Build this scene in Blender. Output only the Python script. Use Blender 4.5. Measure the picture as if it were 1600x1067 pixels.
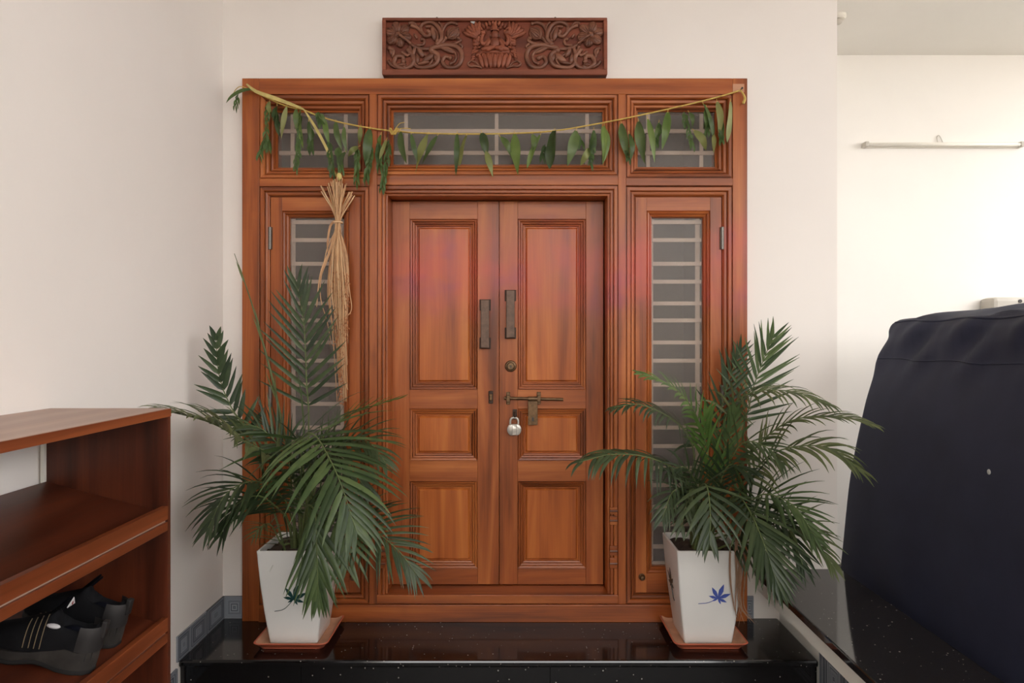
import bpy, math, random
from mathutils import Vector, Matrix, Euler

for o in list(bpy.data.objects):
    bpy.data.objects.remove(o, do_unlink=True)
scene = bpy.context.scene
C = scene.collection
rnd = random.Random(7)
PI = math.pi

# ------------------------------------------------------------------ camera
F, CX, CY = 1067.0, 800.0, 533.5
CAM = Vector((0.0, -3.73, 1.706))
cd = bpy.data.cameras.new('camera')
cd.lens = 24.0
cd.sensor_width = 36.0
cd.clip_start = 0.05
cam = bpy.data.objects.new('camera', cd)
cam.location = CAM
cam.rotation_euler = (PI / 2, 0, 0)
C.objects.link(cam)
scene.camera = cam

# ------------------------------------------------------------------ sky and exposure
w = bpy.data.worlds.new('sky')
scene.world = w
w.use_nodes = True
bg = w.node_tree.nodes['Background']
bg.inputs[0].default_value = (1.0, 0.985, 0.97, 1)
bg.inputs[1].default_value = 2.35
vs = scene.view_settings
vs.view_transform = 'Standard'
vs.look = 'None'
vs.gamma = 1
vs.use_curve_mapping = False
vs.exposure = 1.42


# ------------------------------------------------------------------ helpers
def lin(c):
    c = c / 255.0
    return c / 12.92 if c <= 0.04045 else ((c + 0.055) / 1.055) ** 2.4


def rgb(r, g, b):
    return (lin(r), lin(g), lin(b), 1)


def P(px, py, y=0.0):
    """world point at the plane y whose sight line meets this spot of the photo"""
    d = y - CAM.y
    return Vector(((px - CX) * d / F, y, CAM.z + (CY - py) * d / F))


def X(px, y=0.0):
    return (px - CX) * (y - CAM.y) / F


def Z(py, y=0.0):
    return CAM.z + (CY - py) * (y - CAM.y) / F


def smooth_path(pts, n=8):
    pts = [Vector(p) for p in pts]
    if len(pts) < 3:
        return pts
    out = []
    ext = [pts[0] * 2 - pts[1]] + pts + [pts[-1] * 2 - pts[-2]]
    for i in range(1, len(ext) - 2):
        p0, p1, p2, p3 = ext[i - 1:i + 3]
        for k in range(n):
            t = k / n
            out.append(0.5 * ((2 * p1) + (p2 - p0) * t + (2 * p0 - 5 * p1 + 4 * p2 - p3) * t * t
                              + (3 * p1 - p0 - 3 * p2 + p3) * t ** 3))
    out.append(pts[-1])
    return out


class MB:
    def __init__(s):
        s.v, s.f = [], []

    def add(s, vs_, fs):
        n = len(s.v)
        s.v += [Vector(p) for p in vs_]
        s.f += [tuple(i + n for i in f) for f in fs]
        return s

    def box(s, x0, x1, y0, y1, z0, z1):
        if x0 > x1: x0, x1 = x1, x0
        if y0 > y1: y0, y1 = y1, y0
        if z0 > z1: z0, z1 = z1, z0
        return s.add([(x0, y0, z0), (x1, y0, z0), (x1, y1, z0), (x0, y1, z0),
                      (x0, y0, z1), (x1, y0, z1), (x1, y1, z1), (x0, y1, z1)],
                     [(0, 3, 2, 1), (4, 5, 6, 7), (0, 1, 5, 4), (1, 2, 6, 5), (2, 3, 7, 6), (3, 0, 4, 7)])

    def quad(s, a, b, c, d):
        return s.add([a, b, c, d], [(0, 1, 2, 3)])

    def tube(s, path, r, n=8, caps=True, flat=1.0):
        path = [Vector(p) for p in path]
        m = len(path)
        rr = r if isinstance(r, (list, tuple)) else [r] * m
        if len(rr) != m:
            rr = [rr[min(len(rr) - 1, int(i / (m - 1) * (len(rr) - 1)))] * (1 - (i / (m - 1) * (len(rr) - 1)) % 1)
                  + rr[min(len(rr) - 1, int(i / (m - 1) * (len(rr) - 1)) + 1)] * ((i / (m - 1) * (len(rr) - 1)) % 1)
                  for i in range(m)]
        base = len(s.v)
        t0 = (path[1] - path[0]).normalized()
        ref = Vector((0, 1, 0)) if abs(t0.y) < 0.8 else Vector((0, 0, 1))
        u = t0.cross(ref).normalized()
        for i, p in enumerate(path):
            t = (path[min(i + 1, m - 1)] - path[max(i - 1, 0)])
            t = t.normalized() if t.length > 1e-9 else t0
            u = (u - t * u.dot(t))
            u = u.normalized() if u.length > 1e-6 else t.orthogonal().normalized()
            q = t.cross(u)
            for k in range(n):
                a = 2 * PI * k / n
                s.v.append(p + (u * math.cos(a) + q * math.sin(a) * flat) * rr[i])
        for i in range(m - 1):
            for k in range(n):
                a, b = base + i * n + k, base + i * n + (k + 1) % n
                s.f.append((a, b, b + n, a + n))
        if caps:
            s.f.append(tuple(base + k for k in reversed(range(n))))
            s.f.append(tuple(base + (m - 1) * n + k for k in range(n)))
        return s

    def lathe(s, prof, c, axis='y', n=20):
        """prof: (radius, along axis); closed ends are given by radius 0"""
        base = len(s.v)
        c = Vector(c)
        for r, h in prof:
            for k in range(n):
                a = 2 * PI * k / n
                ca, sa = math.cos(a) * max(r, 1e-5), math.sin(a) * max(r, 1e-5)
                s.v.append(c + (Vector((ca, h, sa)) if axis == 'y' else Vector((ca, sa, h)) if axis == 'z' else Vector((h, ca, sa))))
        for i in range(len(prof) - 1):
            for k in range(n):
                a, b = base + i * n + k, base + i * n + (k + 1) % n
                s.f.append((a, b, b + n, a + n))
        return s

    def ball(s, c, rx, ry, rz, rot=0.0, nu=10, nv=6):
        """ellipsoid, rot turns it in the xz plane"""
        base = len(s.v)
        c = Vector(c)
        cr, sr = math.cos(rot), math.sin(rot)
        for j in range(nv + 1):
            ph = PI * j / nv
            for k in range(nu):
                a = 2 * PI * k / nu
                x, y, z = rx * math.sin(ph) * math.cos(a), ry * math.sin(ph) * math.sin(a), rz * math.cos(ph)
                s.v.append(c + Vector((x * cr - z * sr, y, x * sr + z * cr)))
        for j in range(nv):
            for k in range(nu):
                a, b = base + j * nu + k, base + j * nu + (k + 1) % nu
                s.f.append((a, b, b + nu, a + nu))
        return s

    def mould(s, x0, x1, z0, z1, prof, bottom=True, sides=(0, 1, 2, 3)):
        """mitred moulding round an opening; prof: (inset, y)"""
        if x0 > x1: x0, x1 = x1, x0
        if z0 > z1: z0, z1 = z1, z0
        base = len(s.v)
        for i, y in prof:
            zb = z0 + i if bottom else z0
            s.v += [Vector((x0 + i, y, zb)), Vector((x1 - i, y, zb)), Vector((x1 - i, y, z1 - i)), Vector((x0 + i, y, z1 - i))]
        for j in range(len(prof) - 1):
            for k in range(4):
                if (k == 0 and not bottom) or k not in sides:
                    continue
                a, b = base + 4 * j + k, base + 4 * j + (k + 1) % 4
                s.f.append((a, b, b + 4, a + 4))
        return s


def frame_mould(name, parent, x0, x1, z0, z1, prof, bottom=True):
    for sides, mt in (((1,), 'teak_z'), ((3,), 'teak_z'), ((0,), 'teak_x'), ((2,), 'teak_x')):
        if sides == (0,) and not bottom:
            continue
        obj(name, MB().mould(x0, x1, z0, z1, prof, bottom, sides), M[mt], parent)


def world_loc(o):
    v = Vector((0, 0, 0))
    while o is not None:
        v += o.location
        o = o.parent
    return v


def obj(name, mb, mat, parent=None, smooth=False, bevel=0.0, origin=None, local=False, autosmooth=None):
    off = Vector((0, 0, 0)) if local else (world_loc(parent) if parent else Vector((0, 0, 0)))
    loc = Vector((0, 0, 0))
    if parent is None and origin is not None:
        off = Vector(origin)
        loc = Vector(origin)
    me = bpy.data.meshes.new(name)
    me.from_pydata([tuple(p - off) for p in mb.v], [], mb.f)
    me.validate()
    me.materials.append(mat)
    if smooth:
        me.polygons.foreach_set('use_smooth', [True] * len(me.polygons))
    me.update()
    o = bpy.data.objects.new(name, me)
    C.objects.link(o)
    o.location = loc
    if parent:
        o.parent = parent
    if bevel:
        m = o.modifiers.new('bevel', 'BEVEL')
        m.width = bevel
        m.segments = 2
        m.limit_method = 'ANGLE'
        m.angle_limit = math.radians(40)
    if autosmooth:
        try:
            me.set_sharp_from_angle(angle=math.radians(autosmooth))
        except Exception:
            pass
    return o


def thing(name, label, cat, loc=(0, 0, 0), group=None, kind=None):
    o = bpy.data.objects.new(name, None)
    o.empty_display_size = 0.05
    C.objects.link(o)
    o.location = loc
    return tag(o, label, cat, group, kind)


def tag(o, label, cat, group=None, kind=None):
    o['label'] = label
    o['category'] = cat
    if group: o['group'] = group
    if kind: o['kind'] = kind
    return o


# ------------------------------------------------------------------ materials
class NT:
    def __init__(s, name):
        s.m = bpy.data.materials.new(name)
        s.m.use_nodes = True
        s.t = s.m.node_tree
        s.b = s.t.nodes['Principled BSDF']
        s.out = s.t.nodes['Material Output']

    def n(s, kind, **kw):
        nd = s.t.nodes.new(kind)
        for k, v in kw.items():
            if isinstance(k, str) and hasattr(nd, k):
                setattr(nd, k, v)
        return nd

    def l(s, a, b):
        s.t.links.new(a, b)

    def set(s, **kw):
        for k, v in kw.items():
            s.b.inputs[k.replace('_', ' ')].default_value = v
        return s

    def math(s, op, a, b=None, c=None, clamp=False):
        nd = s.n('ShaderNodeMath', operation=op, use_clamp=clamp)
        for i, q in enumerate((a, b, c)):
            if q is None: continue
            if isinstance(q, (int, float)):
                nd.inputs[i].default_value = q
            else:
                s.l(q, nd.inputs[i])
        return nd.outputs[0]

    def mix(s, fac, a, b, blend='MIX'):
        nd = s.n('ShaderNodeMix', data_type='RGBA', blend_type=blend)
        for sock, q in ((nd.inputs[0], fac), (nd.inputs[6], a), (nd.inputs[7], b)):
            if isinstance(q, (int, float)):
                sock.default_value = q
            elif isinstance(q, tuple):
                sock.default_value = q
            else:
                s.l(q, sock)
        return nd.outputs[2]

    def ramp(s, fac, stops):
        nd = s.n('ShaderNodeValToRGB')
        e = nd.color_ramp.elements
        while len(e) < len(stops):
            e.new(0.5)
        for i, (p, c) in enumerate(stops):
            e[i].position = p
            e[i].color = c if isinstance(c, tuple) else (c, c, c, 1)
        s.l(fac, nd.inputs[0])
        return nd.outputs[0]

    def noise(s, vec, scale, detail=3, rough=0.5, dist=0.0):
        nd = s.n('ShaderNodeTexNoise')
        nd.inputs['Scale'].default_value = scale
        nd.inputs['Detail'].default_value = detail
        nd.inputs['Roughness'].default_value = rough
        nd.inputs['Distortion'].default_value = dist
        if vec is not None:
            s.l(vec, nd.inputs['Vector'])
        return nd.outputs['Fac']

    def coords(s, scale=(1, 1, 1), rand=True):
        tc = s.n('ShaderNodeTexCoord')
        mp = s.n('ShaderNodeMapping')
        mp.inputs['Scale'].default_value = scale
        s.l(tc.outputs['Object'], mp.inputs['Vector'])
        if rand:
            oi = s.n('ShaderNodeObjectInfo')
            cm = s.n('ShaderNodeCombineXYZ')
            for i, k in enumerate((37.0, 71.0, 53.0)):
                s.l(s.math('MULTIPLY', oi.outputs['Random'], k), cm.inputs[i])
            s.l(cm.outputs[0], mp.inputs['Location'])
        return mp.outputs[0]

    def bump(s, h, strength=0.1, dist=0.002):
        nd = s.n('ShaderNodeBump')
        nd.inputs['Strength'].default_value = strength
        nd.inputs['Distance'].default_value = dist
        s.l(h, nd.inputs['Height'])
        s.l(nd.outputs[0], s.b.inputs['Normal'])


def plain(name, col, rough=0.5, metal=0.0, var=0.12, scale=8.0, bump=0.0, coat=0.0, spec=0.5):
    t = NT(name)
    v = t.noise(t.coords(), scale, 4)
    dark = tuple(c * (1 - var) for c in col[:3]) + (1,)
    light = tuple(min(1, c * (1 + var)) for c in col[:3]) + (1,)
    t.l(t.ramp(v, [(0.3, dark), (0.7, light)]), t.b.inputs['Base Color'])
    t.set(Roughness=rough, Metallic=metal)
    t.b.inputs['Coat Weight'].default_value = coat
    t.b.inputs['Specular IOR Level'].default_value = spec
    if bump:
        t.bump(t.noise(t.coords(), scale * 6, 4), bump, 0.002)
    return t.m


def wood(name, axis, dark, mid, light, rough=0.33, stain=False, spec=0.35, coat=0.08):
    t = NT(name)
    k = {'x': 0, 'y': 1, 'z': 2}[axis]
    sc = [9.0, 9.0, 9.0]; sc[k] = 0.7
    fine = [150.0, 150.0, 150.0]; fine[k] = 2.5
    v1 = t.noise(t.coords(tuple(sc)), 1.0, 4, 0.6, 0.5)
    v2 = t.noise(t.coords(tuple(fine)), 1.0, 3)
    wsc = [4.0, 4.0, 4.0]; wsc[k] = 0.6
    wv = t.n('ShaderNodeTexWave', wave_type='RINGS', rings_direction={'x': 'X', 'y': 'Y', 'z': 'Z'}[axis])
    wv.inputs['Scale'].default_value = 0.9
    wv.inputs['Distortion'].default_value = 9.0
    wv.inputs['Detail'].default_value = 2.5
    wv.inputs['Detail Scale'].default_value = 0.8
    t.l(t.coords(tuple(wsc)), wv.inputs['Vector'])
    g = t.math('ADD', t.math('MULTIPLY', v1, 0.80), t.math('MULTIPLY', wv.outputs['Fac'], 0.10))
    g = t.math('ADD', g, t.math('MULTIPLY', t.math('SUBTRACT', v2, 0.5), 0.14))
    col = t.ramp(g, [(0.24, dark), (0.44, mid), (0.66, light)])
    # a few darker smudges from hands and water, random over the boards
    sm = t.ramp(t.noise(t.coords((1.6, 1.6, 1.6)), 2.3, 3, 0.6), [(0.60, 0.0), (0.78, 1.0)])
    col = t.mix(t.math('MULTIPLY', sm, 0.35), col, dark)
    if stain:
        ge = t.n('ShaderNodeNewGeometry')
        sp = t.n('ShaderNodeSeparateXYZ')
        t.l(ge.outputs['Position'], sp.inputs[0])
        n1 = t.noise(ge.outputs['Position'], 2.6, 3, 0.55, 0.3)
        zz = t.math('ADD', sp.outputs['Z'], t.math('MULTIPLY', t.math('SUBTRACT', n1, 0.5), 0.5))
        a = t.n('ShaderNodeMapRange', interpolation_type='SMOOTHSTEP')
        t.l(zz, a.inputs[0]); a.inputs[1].default_value = 1.74; a.inputs[2].default_value = 2.02
        b = t.n('ShaderNodeMapRange', interpolation_type='SMOOTHSTEP')
        t.l(zz, b.inputs[0]); b.inputs[1].default_value = 2.46; b.inputs[2].default_value = 2.08
        xr = t.n('ShaderNodeMapRange', interpolation_type='SMOOTHSTEP')
        t.l(sp.outputs['X'], xr.inputs[0]); xr.inputs[1].default_value = -0.80; xr.inputs[2].default_value = -0.50
        n2 = t.ramp(t.noise(ge.outputs['Position'], 3.1, 2, 0.5), [(0.30, 0.25), (0.62, 1.0)])
        mk = t.math('MULTIPLY', t.math('MULTIPLY', a.outputs[0], b.outputs[0]), t.math('MULTIPLY', xr.outputs[0], n2))
        pk = t.mix(t.ramp(t.noise(ge.outputs['Position'], 4.5, 2), [(0.52, 0.0), (0.68, 1.0)]), rgb(196, 72, 66), rgb(168, 52, 92))
        col = t.mix(t.math('MULTIPLY', mk, 0.62), col, pk)
    t.l(col, t.b.inputs['Base Color'])
    rr = t.math('ADD', t.math('MULTIPLY', v1, 0.25), rough - 0.10)
    t.l(rr, t.b.inputs['Roughness'])
    t.b.inputs['Specular IOR Level'].default_value = spec
    t.b.inputs['Coat Weight'].default_value = coat
    t.b.inputs['Coat Roughness'].default_value = 0.25
    t.bump(v2, 0.05, 0.001)
    return t.m


def paint(name, col, var=0.03):
    t = NT(name)
    v = t.noise(t.coords((1, 1, 1), False), 1.3, 5, 0.6)
    d = tuple(c * (1 - var) for c in col[:3]) + (1,)
    t.l(t.ramp(v, [(0.35, d), (0.65, col)]), t.b.inputs['Base Color'])
    t.set(Roughness=0.75)
    t.b.inputs['Specular IOR Level'].default_value = 0.25
    t.bump(t.noise(t.coords((1, 1, 1), False), 90, 4), 0.06, 0.001)
    return t.m


def granite(name, base, fleck, rough):
    t = NT(name)
    co = t.coords((1, 1, 1), False)
    v = t.n('ShaderNodeTexVoronoi')
    v.inputs['Scale'].default_value = 75
    t.l(co, v.inputs['Vector'])
    sp = t.n('ShaderNodeSeparateColor')
    t.l(v.outputs['Color'], sp.inputs[0])
    on = t.math('GREATER_THAN', sp.outputs[0], 0.86)
    size = t.math('MULTIPLY', sp.outputs[1], 0.26)
    dot = t.math('MULTIPLY', on, t.math('LESS_THAN', v.outputs['Distance'], size))
    bc = t.mix(t.ramp(t.noise(co, 160, 3), [(0.35, 0.0), (0.7, 1.0)]), base, tuple(c * 1.9 for c in base[:3]) + (1,))
    t.l(t.mix(t.math('MULTIPLY', dot, 0.75), bc, fleck), t.b.inputs['Base Color'])
    dust = t.noise(co, 5, 4, 0.6)
    t.l(t.math('ADD', t.math('MULTIPLY', dust, 0.09), rough), t.b.inputs['Roughness'])
    t.b.inputs['Specular IOR Level'].default_value = 0.7
    return t.m


M = {}
M['wall'] = paint('cream_wall_paint', rgb(236, 229, 223))
M['wall_far'] = paint('white_wall_paint', rgb(240, 236, 230))
M['yard'] = paint('tan_added_wall_paint', rgb(150, 138, 122))
M['ceiling'] = paint('ceiling_paint', rgb(240, 238, 232))
M['beam'] = paint('white_beam_paint', rgb(235, 234, 226))
td, tm, tl = rgb(92, 43, 18), rgb(153, 80, 37), rgb(188, 112, 58)
for ax in 'xz':
    M['teak_' + ax] = wood('varnished_teak_' + ax, ax, td, tm, tl, stain=True)
pd_, pm, pl = rgb(134, 66, 26), rgb(177, 95, 41), rgb(206, 126, 60)
M['panel'] = wood('teak_panel', 'z', pd_, pm, pl, stain=True)
rd, rm, rl = rgb(52, 22, 12), rgb(82, 37, 21), rgb(110, 54, 31)
for ax in 'xyz':
    M['rack_' + ax] = wood('red_brown_rack_wood_' + ax, ax, rd, rm, rl, rough=0.36, coat=0.15)
M['rack_edge'] = wood('rack_edge_wood', 'y', rgb(84, 38, 18), rgb(118, 58, 30), rgb(146, 78, 42), rough=0.36)
M['rack_top'] = wood('rack_top_wood', 'y', rgb(138, 108, 94), rgb(160, 132, 117), rgb(178, 152, 138), rough=0.42)  # sheen on the rack's upper face is put into this paler colour
M['carve'] = wood('carved_rosewood', 'x', rgb(78, 44, 32), rgb(118, 74, 56), rgb(146, 98, 76), rough=0.34)
M['carve_ground'] = wood('carved_ground_wood', 'x', rgb(86, 38, 22), rgb(126, 62, 40), rgb(150, 82, 54), rough=0.5)
M['carve_red'] = wood('carved_red_wood', 'x', rgb(92, 46, 30), rgb(136, 74, 52), rgb(160, 94, 68), rough=0.5)
M['granite'] = granite('black_granite', rgb(14, 13, 14), rgb(190, 185, 175), 0.06)
M['granite_top'] = granite('dark_granite_coping', rgb(30, 28, 28), rgb(185, 180, 172), 0.02)
M['bar'] = plain('cream_painted_bar', rgb(246, 224, 210), 0.45, var=0.04)
M['bronze'] = plain('aged_bronze', rgb(92, 72, 60), 0.45, 0.5, var=0.25, scale=40)
M['bronze_dark'] = plain('dark_bronze', rgb(62, 46, 36), 0.48, 0.5, var=0.3, scale=40)
M['brass'] = plain('tarnished_brass', rgb(104, 80, 56), 0.40, 0.65, var=0.35, scale=50)
M['steel'] = plain('brushed_steel', rgb(196, 190, 182), 0.34, 0.55, var=0.08, scale=30)
M['steel_dark'] = plain('dark_steel', rgb(120, 116, 110), 0.4, 0.6, var=0.1)
M['pot'] = plain('white_ceramic_glaze', rgb(228, 226, 222), 0.32, var=0.03, scale=4)
M['soil'] = plain('potting_soil', rgb(58, 46, 36), 0.95, var=0.4, scale=30, bump=0.6)
M['tray'] = plain('terracotta_plastic', rgb(196, 100, 72), 0.48, var=0.10, scale=9)
M['tray_dusty'] = plain('dusty_terracotta', rgb(200, 150, 120), 0.65, var=0.18, scale=12)
M['leaf_teal'] = plain('teal_glaze', rgb(20, 62, 62), 0.4, var=0.3, scale=20)
M['leaf_blue'] = plain('blue_glaze', rgb(74, 92, 170), 0.4, var=0.2, scale=25)
M['leaf_dark'] = plain('dark_green_glaze', rgb(24, 46, 40), 0.4, var=0.3, scale=20)
M['rubber'] = plain('dusty_sole_rubber', rgb(47, 43, 40), 0.8, var=0.45, scale=26)
M['rubber_dark'] = plain('black_outsole_rubber', rgb(30, 28, 28), 0.8, var=0.3, scale=22)
M['shoe'] = plain('black_suede', rgb(19, 19, 22), 0.85, var=0.3, scale=30, spec=0.2)
M['shoe_lining'] = plain('navy_lining', rgb(16, 18, 28), 0.95, var=0.2, spec=0.1)
M['shoe_heel'] = plain('grey_heel_leather', rgb(34, 31, 31), 0.6, var=0.3, scale=25)
M['stitch'] = plain('tan_stitching', rgb(120, 104, 80), 0.8)
M['white_label'] = plain('white_label_cloth', rgb(205, 202, 205), 0.8, var=0.03)
M['red_label'] = plain('red_label_mark', rgb(120, 30, 28), 0.8)
M['cloth'] = plain('navy_cover_fabric', rgb(39, 42, 60), 0.72, var=0.12, scale=5, bump=0.05, spec=0.3)
M['cloth_pipe'] = plain('cover_piping', rgb(60, 62, 72), 0.7)
M['plastic'] = plain('off_white_plastic', rgb(232, 228, 218), 0.45, var=0.03)
M['plastic_grey'] = plain('grey_plastic', rgb(188, 182, 172), 0.5, var=0.05)
M['wire'] = plain('dark_wire', rgb(52, 46, 42), 0.5)
M['twine'] = plain('yellow_jute_twine', rgb(196, 166, 88), 0.8, var=0.2, scale=60)
M['dryleaf'] = plain('pale_dry_leaf', rgb(188, 170, 104), 0.7, var=0.2, scale=25)
M['grain'] = plain('paddy_grain', rgb(176, 116, 76), 0.75, var=0.3, scale=60)
M['floor'] = plain('dark_floor_tile', rgb(58, 54, 51), 0.5, var=0.1, scale=2)
M['ground'] = plain('added_pale_paving', rgb(182, 172, 158), 0.8, var=0.08, scale=1.5)
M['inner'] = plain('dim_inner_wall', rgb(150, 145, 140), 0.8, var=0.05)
M['tape'] = plain('clear_tape', rgb(190, 140, 110), 0.25, var=0.05)
M['speck'] = plain('pale_fleck', rgb(180, 180, 178), 0.7)


def leaf_mat(name, c1, c2, c3, rough=0.42, trans=0.25):
    t = NT(name)
    oi = t.n('ShaderNodeObjectInfo')
    v = t.noise(t.coords((1, 1, 1)), 14, 3)
    f = t.math('ADD', t.math('MULTIPLY', v, 0.6), t.math('MULTIPLY', oi.outputs['Random'], 0.4))
    col = t.ramp(f, [(0.25, c1), (0.5, c2), (0.8, c3)])
    t.l(col, t.b.inputs['Base Color'])
    t.set(Roughness=rough)
    tr = t.n('ShaderNodeBsdfTranslucent')
    t.l(col, tr.inputs[0])
    mx = t.n('ShaderNodeMixShader')
    mx.inputs[0].default_value = trans
    t.l(t.b.outputs[0], mx.inputs[1]); t.l(tr.outputs[0], mx.inputs[2])
    t.l(mx.outputs[0], t.out.inputs[0])
    return t.m


M['palm'] = leaf_mat('palm_leaf_green', rgb(48, 66, 36), rgb(68, 88, 50), rgb(96, 114, 68))
M['palm_dark'] = leaf_mat('palm_leaf_dark', rgb(42, 56, 36), rgb(58, 74, 46), rgb(82, 96, 62))
M['palm_young'] = leaf_mat('palm_leaf_young', rgb(62, 88, 40), rgb(84, 112, 52), rgb(108, 134, 66))
M['palm_olive'] = leaf_mat('palm_leaf_olive', rgb(66, 78, 48), rgb(92, 102, 64), rgb(116, 122, 80))
M['rachis'] = plain('palm_rachis', rgb(92, 104, 60), 0.5, var=0.15)
M['stem'] = plain('palm_stem', rgb(84, 92, 52), 0.55, var=0.25, scale=20)
M['straw'] = leaf_mat('dry_straw', rgb(168, 120, 84), rgb(214, 170, 126), rgb(236, 204, 164), 0.7, 0.1)
M['mango'] = leaf_mat('mango_leaf', rgb(56, 74, 38), rgb(78, 98, 52), rgb(104, 122, 68), 0.4)
M['mango_bright'] = leaf_mat('mango_leaf_fresh', rgb(88, 112, 52), rgb(110, 134, 66), rgb(134, 154, 86), 0.4)
M['mango_pale'] = leaf_mat('mango_leaf_underside', rgb(112, 120, 66), rgb(136, 140, 82), rgb(152, 152, 96), 0.5)
M['neem'] = leaf_mat('neem_leaf', rgb(46, 66, 30), rgb(68, 92, 42), rgb(92, 116, 58), 0.5)
M['drystrand'] = plain('dry_brown_leaf', rgb(150, 116, 92), 0.8, var=0.25, scale=20)


def glass_mat():
    t = NT('frosted_glass')
    co = t.coords((1, 1, 1), False)
    t.b.inputs['Base Color'].default_value = rgb(168, 158, 152)
    t.set(Roughness=0.28)
    t.bump(t.noise(co, 260, 2), 0.08, 0.001)
    tr = t.n('ShaderNodeBsdfTransparent')
    tr.inputs[0].default_value = (0.93, 0.92, 0.90, 1)
    mx = t.n('ShaderNodeMixShader')
    mx.inputs[0].default_value = 0.22
    t.l(tr.outputs[0], mx.inputs[1]); t.l(t.b.outputs[0], mx.inputs[2])
    t.l(mx.outputs[0], t.out.inputs[0])
    return t.m


M['glass'] = glass_mat()


def tile_mat(ax):
    t = NT('striped_skirting_tile_%d' % ax)
    tc = t.n('ShaderNodeTexCoord')
    sp = t.n('ShaderNodeSeparateXYZ')
    t.l(tc.outputs['Generated'], sp.inputs[0])
    # long axis of the tile is x or y: both generated coordinates are folded about the middle
    def fold(q):
        return t.math('ABSOLUTE', t.math('SUBTRACT', q, 0.5))
    fx = fold(sp.outputs[ax])
    r = t.math('MAXIMUM', t.math('MULTIPLY', fx, 1.0), t.math('MULTIPLY', fold(sp.outputs[2]), 1.0))
    oi = t.n('ShaderNodeObjectInfo')
    ph = t.math('ADD', t.math('MULTIPLY', r, 9.0), t.math('MULTIPLY', oi.outputs['Random'], 5.0))
    nz = t.n('ShaderNodeTexNoise', noise_dimensions='1D')
    nz.inputs['Scale'].default_value = 2.2
    nz.inputs['Detail'].default_value = 3
    t.l(ph, nz.inputs['W'])
    t.l(t.ramp(nz.outputs['Fac'], [(0.32, rgb(62, 67, 77)), (0.46, rgb(116, 122, 132)), (0.56, rgb(166, 170, 176)), (0.68, rgb(84, 89, 100))]), t.b.inputs['Base Color'])
    t.set(Roughness=0.25)
    return t.m


M['tile'] = tile_mat(1)
M['tile_x'] = tile_mat(0)

# ================================================================== THE SETTING
WL = -1.60          # left wall
WB = 0.05           # back wall plane
XC = 1.80           # outside corner of the back wall
YF = 1.50           # far wall of the car bay
HC = 3.90           # ceiling
FX0, FX1, FZ0, FZ1 = X(378), X(1168), Z(971), Z(122)   # wooden frame
PZ = FZ0            # top of the granite platform
PFRONT = -0.459

tag(obj('floor', MB().box(WL - 0.2, 5.2, -6.0, 2.8, -0.1, 0.0), M['floor']), 'dark floor below the granite step', 'floor', kind='structure')
tag(obj('ground', MB().box(-30, WL - 0.2, -40, 12, -0.12, -0.02).box(WL - 0.2, 5.2, -40, -6.0, -0.12, -0.02).box(5.2, 40, -40, 12, -0.12, -0.02), M['ground']), 'added unseen pale paving that bounces light into the porch', 'ground', kind='structure')  # unseen pale paving, added to bounce light onto the upper walls
tag(obj('ceiling', MB().box(WL - 0.2, 5.2, -6.0, YF + 0.2, HC, HC + 0.15), M['ceiling']), 'white ceiling over the porch and car bay', 'ceiling', kind='structure')
tag(obj('wall_left', MB().box(WL - 0.2, WL, -6.0, WB, 0, HC), M['wall']), 'plain cream wall behind the shoe rack', 'wall', kind='structure')
tag(obj('wall_added', MB().box(-12, 7.2, -9.2, -9.0, -0.02, 2.7).box(7.0, 7.2, -9.0, YF, -0.02, 2.4), M['yard']), 'added unseen tan wall that holds back low sky light from the porch', 'wall', kind='structure')  # unseen walls, added to cut low sky light and the door's sheen
b = MB()
b.box(WL - 0.2, FX0 + 0.01, WB, 0.27, 0, HC)
b.box(FX1 - 0.01, XC, WB, 0.27, 0, HC)
b.box(FX0 + 0.01, FX1 - 0.01, WB, 0.27, FZ1 - 0.01, HC)
b.box(FX0 + 0.01, FX1 - 0.01, WB, 0.27, 0, FZ0 + 0.01)
tag(obj('wall_back', b, M['wall']), 'cream wall around the wooden door frame', 'wall', kind='structure')
tag(obj('wall_return', MB().box(XC - 0.2, XC, 0.27, YF, 0, HC), M['wall']), 'short return wall at the outside corner beside the car bay', 'wall', kind='structure')
tag(obj('wall_far', MB().box(XC - 0.2, 8.0, YF, YF + 0.2, 0, HC), M['wall_far']), 'bright white wall behind the covered vehicle', 'wall', kind='structure')
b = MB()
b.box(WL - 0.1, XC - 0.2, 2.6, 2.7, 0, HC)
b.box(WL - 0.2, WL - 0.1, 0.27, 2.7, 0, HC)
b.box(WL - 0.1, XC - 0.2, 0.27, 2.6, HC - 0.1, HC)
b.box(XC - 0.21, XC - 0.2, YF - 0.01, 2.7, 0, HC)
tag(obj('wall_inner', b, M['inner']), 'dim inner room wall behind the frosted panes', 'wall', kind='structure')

# granite platform: a top slab and riser slabs
plat = thing('floor_platform', 'polished black granite step in front of the wooden door', 'step', (0, -0.2, 0), kind='structure')
obj('step_core', MB().box(WL, 1.47, PFRONT + 0.05, WB, 0.0, PZ - 0.035), M['granite'], plat)
obj('top_slab', MB().box(WL, 1.47, PFRONT, WB, PZ - 0.035, PZ), M['granite'], plat, bevel=0.010)
jx = [WL, X(468, PFRONT), X(860, PFRONT), 1.47]
for i in range(3):
    obj('riser_slab', MB().box(jx[i] + 0.0008, jx[i + 1] - 0.0008, PFRONT + 0.02, PFRONT + 0.05, 0.0, PZ - 0.036), M['granite'], plat, bevel=0.001)

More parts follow.
